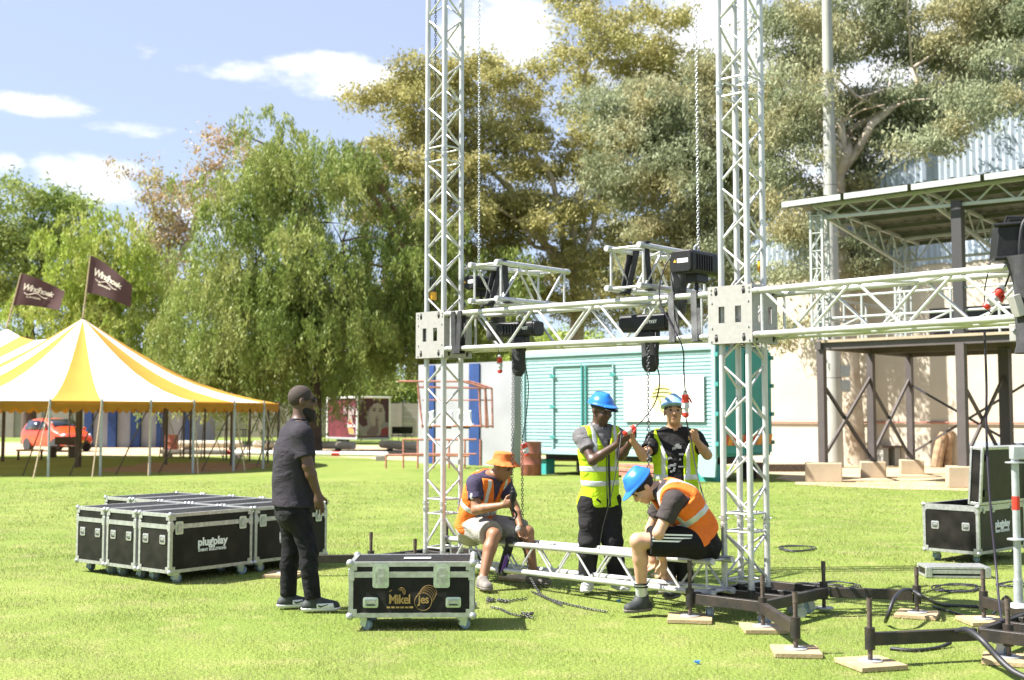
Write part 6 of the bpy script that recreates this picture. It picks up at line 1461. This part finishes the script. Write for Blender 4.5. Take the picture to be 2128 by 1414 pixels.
    def shoes(s, m, sole=None, o=.010):
        for q in 'LR':
            a = s.J['an' + q]; t = s.J['to' + q]; lo = np.minimum(a, t) - .14; hi = np.maximum(a, t) + .14; F = Field(lo, hi, .006); s.feet(F, o, 0, q); F.D = np.maximum(F.D, F.plane(a + Vector((0, 0, .035)), (0, 0, 1))); D = F.D.copy()
            z = F.plane((0, 0, t.z + .022), (0, 0, 1)); sh = skin(np.maximum(D, -z), F, 'shoe', m, s.body, None, 1)
            if sole: skin(np.maximum(np.maximum(D - .005, F.plane((0, 0, t.z + .024), (0, 0, 1))), -F.plane((0, 0, t.z - .002), (0, 0, 1))), F, 'sole', sole, sh, None, 0)
    def helmet(s, m, tilt=0.0, peak=.05):
        c, f, u, sd = s.J['head'], s.hf, s.hu, s.hs
        if tilt: f, u = (f * math.cos(tilt) + u * math.sin(tilt)), (u * math.cos(tilt) - f * math.sin(tilt))
        ax = np.array([list(f), list(sd), list(u)]); F = Field(np.array(c) - .24, np.array(c) + .24, .006); o = c - f * .012 + u * .045
        F.ell(o - u * .01, (.130, .110, .118), ax, 0); F.cone(o - f * .06 + u * .082, o + f * .055 + u * .084, .026, .026, .03); F.D = np.maximum(F.D, -F.plane(o + u * .0, u)); F.ell(o + u * .004 + f * .004, (.134, .114, .011), ax, .012); F.ell(o + f * (.085 + peak * .4) - u * .002, (.05 + peak * .5, .072, .009), ax, .02)
        h = skin(F.D, F, 'helmet', m, s.body, None, 1)
        B = Field(np.array(c) - .2, np.array(c) + .2, .007); B.ell(o - u * .02, (.104, .086, .03), ax, 0); skin(B.D, B, 'helmet_band', M['black'], h, None, 1); return h
    def face(s, beard=None, brows=True, smile=False, hair=None):
        c, f, u, sd = s.J['head'], s.hf, s.hu, s.hs; ax = np.array([list(f), list(sd), list(u)])
        for q in (-1, 1):
            mb = MB().ball(c + f * .083 + sd * (.031 * q) + u * .004, .011, 8); mb.build('eye', M['eye'], s.body)
            if brows: MB().path([c + f * .094 + sd * (q * x) + u * z for x, z in ((.014, .024), (.032, .030), (.050, .024))], .0055, 6).build('eyebrow', M['hair'], s.body)
        MB().path([c + f * (.096 - .004 * abs(x) / .02) + sd * x - u * .066 for x in (-.022, -.01, 0, .01, .022)], [.003, .006, .0065, .006, .003], 6).build('lips', M['tooth'] if smile else M['lips'], s.body)
        if beard:
            F = Field(np.array(c) - .2, np.array(c) + .2, .006); F.ell(c + f * .030 - u * .076, (.078, .069, .066), ax, 0); F.ell(c + f * .062 - u * .128, (.045, .042, .045), ax, .03); F.D = np.maximum(F.D, F.plane(c - u * .042, u + f * .38)); F.D = np.maximum(F.D, -F.plane(c - f * .015, f)); skin(F.D, F, 'beard', M['hair'], s.body, None, 1)
        if hair:
            F = Field(np.array(c) - .2, np.array(c) + .2, .006); F.ell(c - f * .014 + u * .034, (.099 + hair, .079 + hair, .093 + hair), ax, 0); F.D = np.maximum(F.D, -np.maximum(F.plane(c + f * .055 + u * .02, f), 0) if False else F.D)
            F.D = np.maximum(F.D, -F.plane(c - u * .01 + f * .02, (u * 1.0 - f * .55))); F.D = np.maximum(F.D, F.plane(c + f * .068, f)); skin(F.D, F, 'hair', M['hair'] if hair > .005 else M['stubble'], s.body, None, 1)

down = (0.1, 0, -1)
# the bearded man standing at the left
p1 = Person('bearded man in charcoal polo shirt and black jeans standing beside the parked cases', 9.45, 640, None, M['skin_dark'], (.90, .43), (.93, .30, .02),
    dict(pelvis=(612, 1052, 0), waist=(611, 1000, 0), chest=(611, 938, 0), shc=(615, 905, 0), neck=(620, 884, 0), head=(628, 834, .02), elR=(640, 968, -.20), wrR=(661, 1028, -.16), elL=(596, 968, .24), wrL=(622, 1030, .26),
         knR=(642, 1143, -.07), anR=(650, 1243, -.05), toR=(704, 1268, -.02), knL=(606, 1143, .10), anL=(599, 1238, .12), toL=(640, 1260, .16)), ((.1, .1, -1), (1, .3, 0), .4, 1), ((.12, -.02, -1), (-.3, .9, 0), .35, 1), 1.04)
p1.top('polo_shirt', M['charcoal'], .018, .72, .0, .004, .028, 0, .012); p1.trousers('jeans', M['black_jean'], .010, .05, .0035, (.088, .064, .058, .056), wf=60); p1.face(beard=True, hair=.0015)
p1.shoes(M['shoe_black'], M['sole_white'])
F = Field(np.array(p1.J['neck']) - .2, np.array(p1.J['neck']) + .2, .006); F.cone(p1.J['neck'] - p1.tax * .01, p1.J['neck'] + p1.tax * .055, .088, .070, 0, None, 1, 3); skin(F.D, F, 'collar', M['charcoal'], p1.body, None, 1)
c = p1.J['head']; 
for q in (-1, 1):
    MB().ball(c + p1.hf * .098 + p1.hs * (.034 * q) + p1.hu * .004, .026, 10, (.5, .9, .8)).build('sunglass_lens', M['eye'], p1.body); MB().path([c + p1.hf * .10 + p1.hs * (.06 * q) + p1.hu * .012, c + p1.hf * .05 + p1.hs * (.082 * q) + p1.hu * .012, c - p1.hf * .02 + p1.hs * (.086 * q) + p1.hu * .010], .0042, 5).build('sunglass_arm', M['black'], p1.body)
for q in 'LR':   # black heel, toe cap and side mark on the white trainers
    a, t = p1.J['an' + q], p1.J['to' + q]; d = (t - a); d.z = 0; d.normalize(); sdv = Vector((d.y, -d.x, 0)); F = Field(np.minimum(a, t) - .14, np.maximum(a, t) + .14, .006); p1.feet(F, .010, 0, q); F.D = np.maximum(F.D, F.plane(a + Vector((0, 0, .035)), (0, 0, 1))); D = np.maximum(F.D - .003, -F.plane((0, 0, t.z + .024), (0, 0, 1)))
    skin(np.maximum(np.maximum(D, -F.plane(a + d * .03, d)), np.maximum(F.plane(t - d * .03, d + Vector((0, 0, .2))), F.plane((0, 0, t.z + .062), (0, 0, 1)))), F, 'shoe_panel', M['sole_white'], p1.body, None, 1)
    MB().path([Vector((a.x, a.y, t.z)) + d * x + sdv * .050 + Vector((0, 0, z)) for x, z in ((.02, .062), (.06, .036), (.12, .052))], [.003, .009, .003], 6).build('shoe_mark', M['shoe_black'], p1.body)

# man in lime vest and blue helmet looking at the plug
p2 = Person('man in blue helmet and zipped lime vest standing, holding the plug', 10.42, 1250, 'stage crew at work', M['skin_deep'], (.42, -.90), (.62, -.72, -.30),
    dict(pelvis=(1247, 1038, 0), waist=(1246, 990, 0), chest=(1245, 936, 0), shc=(1245, 907, 0), neck=(1246, 889, -.01), head=(1250, 852, -.05), elR=(1231, 958, -.22), wrR=(1284, 922, -.36), elL=(1291, 948, -.04), wrL=(1310, 921, -.22),
         knR=(1224, 1128, -.06), anR=(1221, 1206, .0), toR=(1216, 1232, -.16), knL=(1273, 1128, -.05), anL=(1284, 1203, .02), toL=(1303, 1229, -.14)), ((.3, -.55, .8), (-.6, .5, .5), .9, 1), ((.75, -.25, .5), (.1, .6, .7), .7, 1), .97)
p2.top('striped_shirt', cloth('grey_striped_shirt', (.16, .155, .16), .5, None, 5), .012, .55, -.16, .004, .024); p2.trousers('trousers', M['tee_black'], .020, .02, .007, (.095, .072, .066, .062)); p2.vest(M['hi_lime'], .026, -.06, .006, (.07, -.055)); p2.face(); p2.helmet(M['helmet'], .12)
p2.shoes(M['sole_white'], M['sole_white'])
MB().bar(p2.J['neck'] + Vector(p2.tn) * .155 - p2.tax * .10, p2.J['pelvis'] + Vector(p2.tn) * .175 - p2.tax * .05, .016, .010, up=tuple(p2.tn)).build('zip', M['black'], p2.body)
F = Field(np.array(p2.J['head']) - .2, np.array(p2.J['head']) + .2, .006); c2 = p2.J['head']; axh = np.array([list(p2.hf), list(p2.hs), list(p2.hu)]); F.ell(c2 + p2.hf * .10 + p2.hu * .035, (.08, .07, .010), axh, 0); F.ell(c2 + p2.hu * .035, (.106, .086, .035), axh, .01); skin(F.D, F, 'cap', M['black'], p2.body, None, 1)

# man in the open vest and pale helmet
p3 = Person('smiling man in pale blue helmet and open lime vest over black shirt', 10.35, 1400, 'stage crew at work', M['skin_tan'], (-.10, -.99), (-.05, -.97, .12),
    dict(pelvis=(1404, 1042, 0), waist=(1404, 995, 0), chest=(1403, 944, 0), shc=(1403, 914, 0), neck=(1402, 895, -.01), head=(1400, 856, -.04), elR=(1338, 950, -.16), wrR=(1315, 917, -.24), elL=(1470, 946, -.12), wrL=(1447, 916, -.24),
         knR=(1388, 1135, -.04), anR=(1386, 1212, .02), toR=(1378, 1235, -.16), knL=(1424, 1135, -.04), anL=(1424, 1212, .02), toL=(1430, 1235, -.16)), ((-.35, -.35, .85), (.2, -.9, 0), 1.0, 1), ((-.2, -.3, .9), (.7, .2, .3), .8, 1), .97)
p3.top('black_tee', M['tee_black'], .013, .62, -.12, .004, .024); p3.trousers('trousers', M['tee_black'], .018, .02, .006); p3.vest(M['hi_lime'], .030, -.19, .068, (.02,), .008, .02, .05); p3.face(); p3.helmet(M['helmet_pale'], .10); p3.shoes(M['shoe_black'], M['shoe_grey'])
for (x, z, w, h) in ((.03, .05, .10, .08), (-.02, -.02, .14, .05), (.0, -.09, .16, .03), (-.04, -.13, .06, .05)):   # faded print on the shirt
    q = p3.J['chest'] + p3.r * (-x) + Vector((0, 0, z)) + Vector(p3.tn) * (.128 if z > -.05 else .124); mb = MB(); r = random.Random(int(x * 100 + z * 1000))
    for k in range(5): mb.box(q + p3.r * r.uniform(-w / 2, w / 2) + Vector((0, 0, r.uniform(-h / 2, h / 2))), (w * .3, .010, h * .35))
    mb.build('shirt_print', mat('faded_print', (.38, .38, .40), .8), p3.body, smooth=0)
MB().path([p3.J['head'] + p3.hf * .101 + p3.hs * x - p3.hu * .052 for x in (-.02, 0, .02)], .0025, 5).build('moustache', M['stubble'], p3.body)

# man in orange hat sitting on the low beam
p4 = Person('seated man in orange bucket hat, orange vest and grey shorts', 11.15, 1000, 'stage crew at work', M['skin_mid'], (.74, -.67), (.80, -.45, -.42),
    dict(pelvis=(987, 1092, .02), waist=(993, 1062, -.04), chest=(1005, 1024, -.10), shc=(1017, 1003, -.14), neck=(1027, 992, -.17), head=(1045, 969, -.24), elR=(989, 1060, -.36), wrR=(1046, 1050, -.50), elL=(1070, 1056, -.20), wrL=(1081, 1094, -.34),
         knR=(1027, 1112, -.46), anR=(1003, 1205, -.62), toR=(1017, 1229, -.78), knL=(1096, 1106, -.28), anL=(1110, 1196, -.30), toL=(1141, 1217, -.42), hipR=(984, 1094, -.08), hipL=(1010, 1094, .06)), ((.1, -.2, -1), (.3, -.3, 0), .9, 1), ((.85, -.2, .25), (.2, .5, .2), 1.15, 1), 1.06)
p4.top('navy_tee', M['navy'], .014, .62, -.12, .004, .024); p4.trousers('shorts', M['shorts_grey'], .020, .03, .006, (.098, .092, .06, .05), .86); p4.vest(M['hi_orange'], .034, -.04, .008, (.06,), .005, .012, vee=.28); p4.face(); p4.shoes(M['shoe_grey'], M['shoe_grey'])
MB().ball(p4.J['shR'].lerp(p4.J['elR'], .48) + Vector((-.035, -.055, 0)), .030, 8, (.55, .5, 1)).build('sleeve_patch', M['label_white'], p4.body)
for k, (x, y, z) in enumerate(((.35, -.02, .10), (.5, .02, .095), (.30, .03, .10))): MB().ball(p4.J['hipR'].lerp(p4.J['knR'], x) + Vector((y, -.02, z + .012)), .032 - .006 * k, 8, (1.1, 1, .4)).build('paint_stain', M['shorts_black'], p4.body)
c4, f4, u4, s4 = p4.J['head'], p4.hf, p4.hu, p4.hs; t4 = .30; f4, u4 = f4 * math.cos(t4) + u4 * math.sin(t4), u4 * math.cos(t4) - f4 * math.sin(t4)
F = Field(np.array(c4) - .26, np.array(c4) + .26, .006); ax4 = np.array([list(f4), list(s4), list(u4)]); F.cone(c4 + u4 * .035, c4 + u4 * .120, .108, .088, 0, None, 1, 1); F.ell(c4 + u4 * .118, (.09, .088, .018), ax4, .02); F.D = np.maximum(F.D, -F.plane(c4 + u4 * .035, u4)); F.cone(c4 + u4 * .052, c4 + u4 * .012, .108, .168, .02, None, 1, 3)
hat = skin(F.D, F, 'bucket_hat', cloth('orange_hat', (.60, .16, .045), .12), p4.body, None, 1, .003, 40)
MB().path([c4 + s4 * -.08 - p4.hu * .0, c4 - p4.hu * .08 + p4.hf * .03 - s4 * .06, c4 - p4.hu * .125 + p4.hf * .06], .0035, 5).build('chin_cord', M['label_white'], hat)
MB().ball(p4.J['wrL'] + Vector((-.01, -.01, -.03)), .036, 10, (1, .8, 1.3)).build('work_glove', cloth('grey_glove', (.22, .22, .22), .3), p4.body)
# hook with its latch in his raised hand
hk = empty('chain_hook', p4.O + p4.J['wrR'] + Vector((.085, -.03, .03))); tag(hk, 'black chain hook held by the man in the orange hat', 'hook')
MB().lathe([(.014, .10), (.026, .09), (.028, .02), (.018, .0)], 10).build('body', M['black'], hk); MB().path([(0, 0, 0), (0, 0, -.06)] + [(.038 * math.cos(R(a)) - .004, 0, -.115 + .04 * math.sin(R(a))) for a in range(90, -180, -27)], [.013, .012] + [.011] * 9 + [.006], 8).build('hook', M['black'], hk)

# man bent forward, sitting at the near end of the low beam
p5 = Person('man in blue helmet, orange vest and black shorts sitting bent forward', 9.18, 1440, 'stage crew at work', M['skin_fair'], (-.95, -.30), (-.62, -.12, -.78),
    dict(pelvis=(1450, 1122, .06), waist=(1442, 1084, .05), chest=(1415, 1048, .02), shc=(1392, 1030, .02), neck=(1366, 1018, .02), head=(1334, 1012, .0), elL=(1368, 1108, -.20), wrL=(1378, 1165, .05), elR=(1352, 1100, .24), wrR=(1356, 1150, .22),
         knL=(1325, 1124, -.10), anL=(1334, 1240, .06), toL=(1300, 1274, -.02), knR=(1338, 1122, .44), anR=(1400, 1225, .62), toR=(1388, 1246, .50), shL=(1400, 1042, -.17), shR=(1380, 1032, .20), hipL=(1440, 1127, -.06), hipR=(1440, 1119, .18)), ((.1, .2, -1), (-.5, .5, 0), .6, 1), ((0, .1, -1), (-.5, -.5, 0), .7, 1), 1.03)
p5.top('black_tee', cloth('faded_black_tee', (.050, .042, .042)), .014, .62, -.12, .004, .026); p5.trousers('shorts', M['shorts_black'], .020, .04, .006, (.100, .094, .06, .05), .80); p5.vest(M['hi_orange'], .034, -.02, .02, (.06,), .006, .015, vee=.3); p5.face(hair=.010); p5.helmet(M['helmet'], .05, .07); p5.shoes(M['shoe_black'], M['shoe_grey'])
h5, k5 = p5.J['hipL'], p5.J['knL']; d5 = (k5 - h5).normalized()
for k in range(3):
    sp = [h5.lerp(k5, t) + Vector((0, -.112 + .012 * abs(t - .4), .062 - .024 * k)) + Vector((0, -.004 * k, 0)) for t in (.05, .2, .4, .6, .76)]; mb = MB()
    for a, b in zip(sp, sp[1:]): mb.bar(a, b, .009, .012)
    mb.build('side_stripe', M['label_white'], p5.body)
a5 = p5.J['anL']; F = Field(np.array(a5) - .2, np.array(a5) + .25, .006); F.cone(a5 - Vector((0, 0, .02)), a5.lerp(k5, .26), .044, .050, 0, None, 1, 1); so = skin(F.D, F, 'sock', M['reflect'], p5.body, None, 1)
for t in (.18, .23): MB().path([a5.lerp(k5, t) + Vector((.0525 * math.cos(a), .0525 * math.sin(a), 0)) for a in np.linspace(0, 6.28, 16)[:-1]], .006, 5, closed=True).build('sock_band', M['shorts_black'], so)
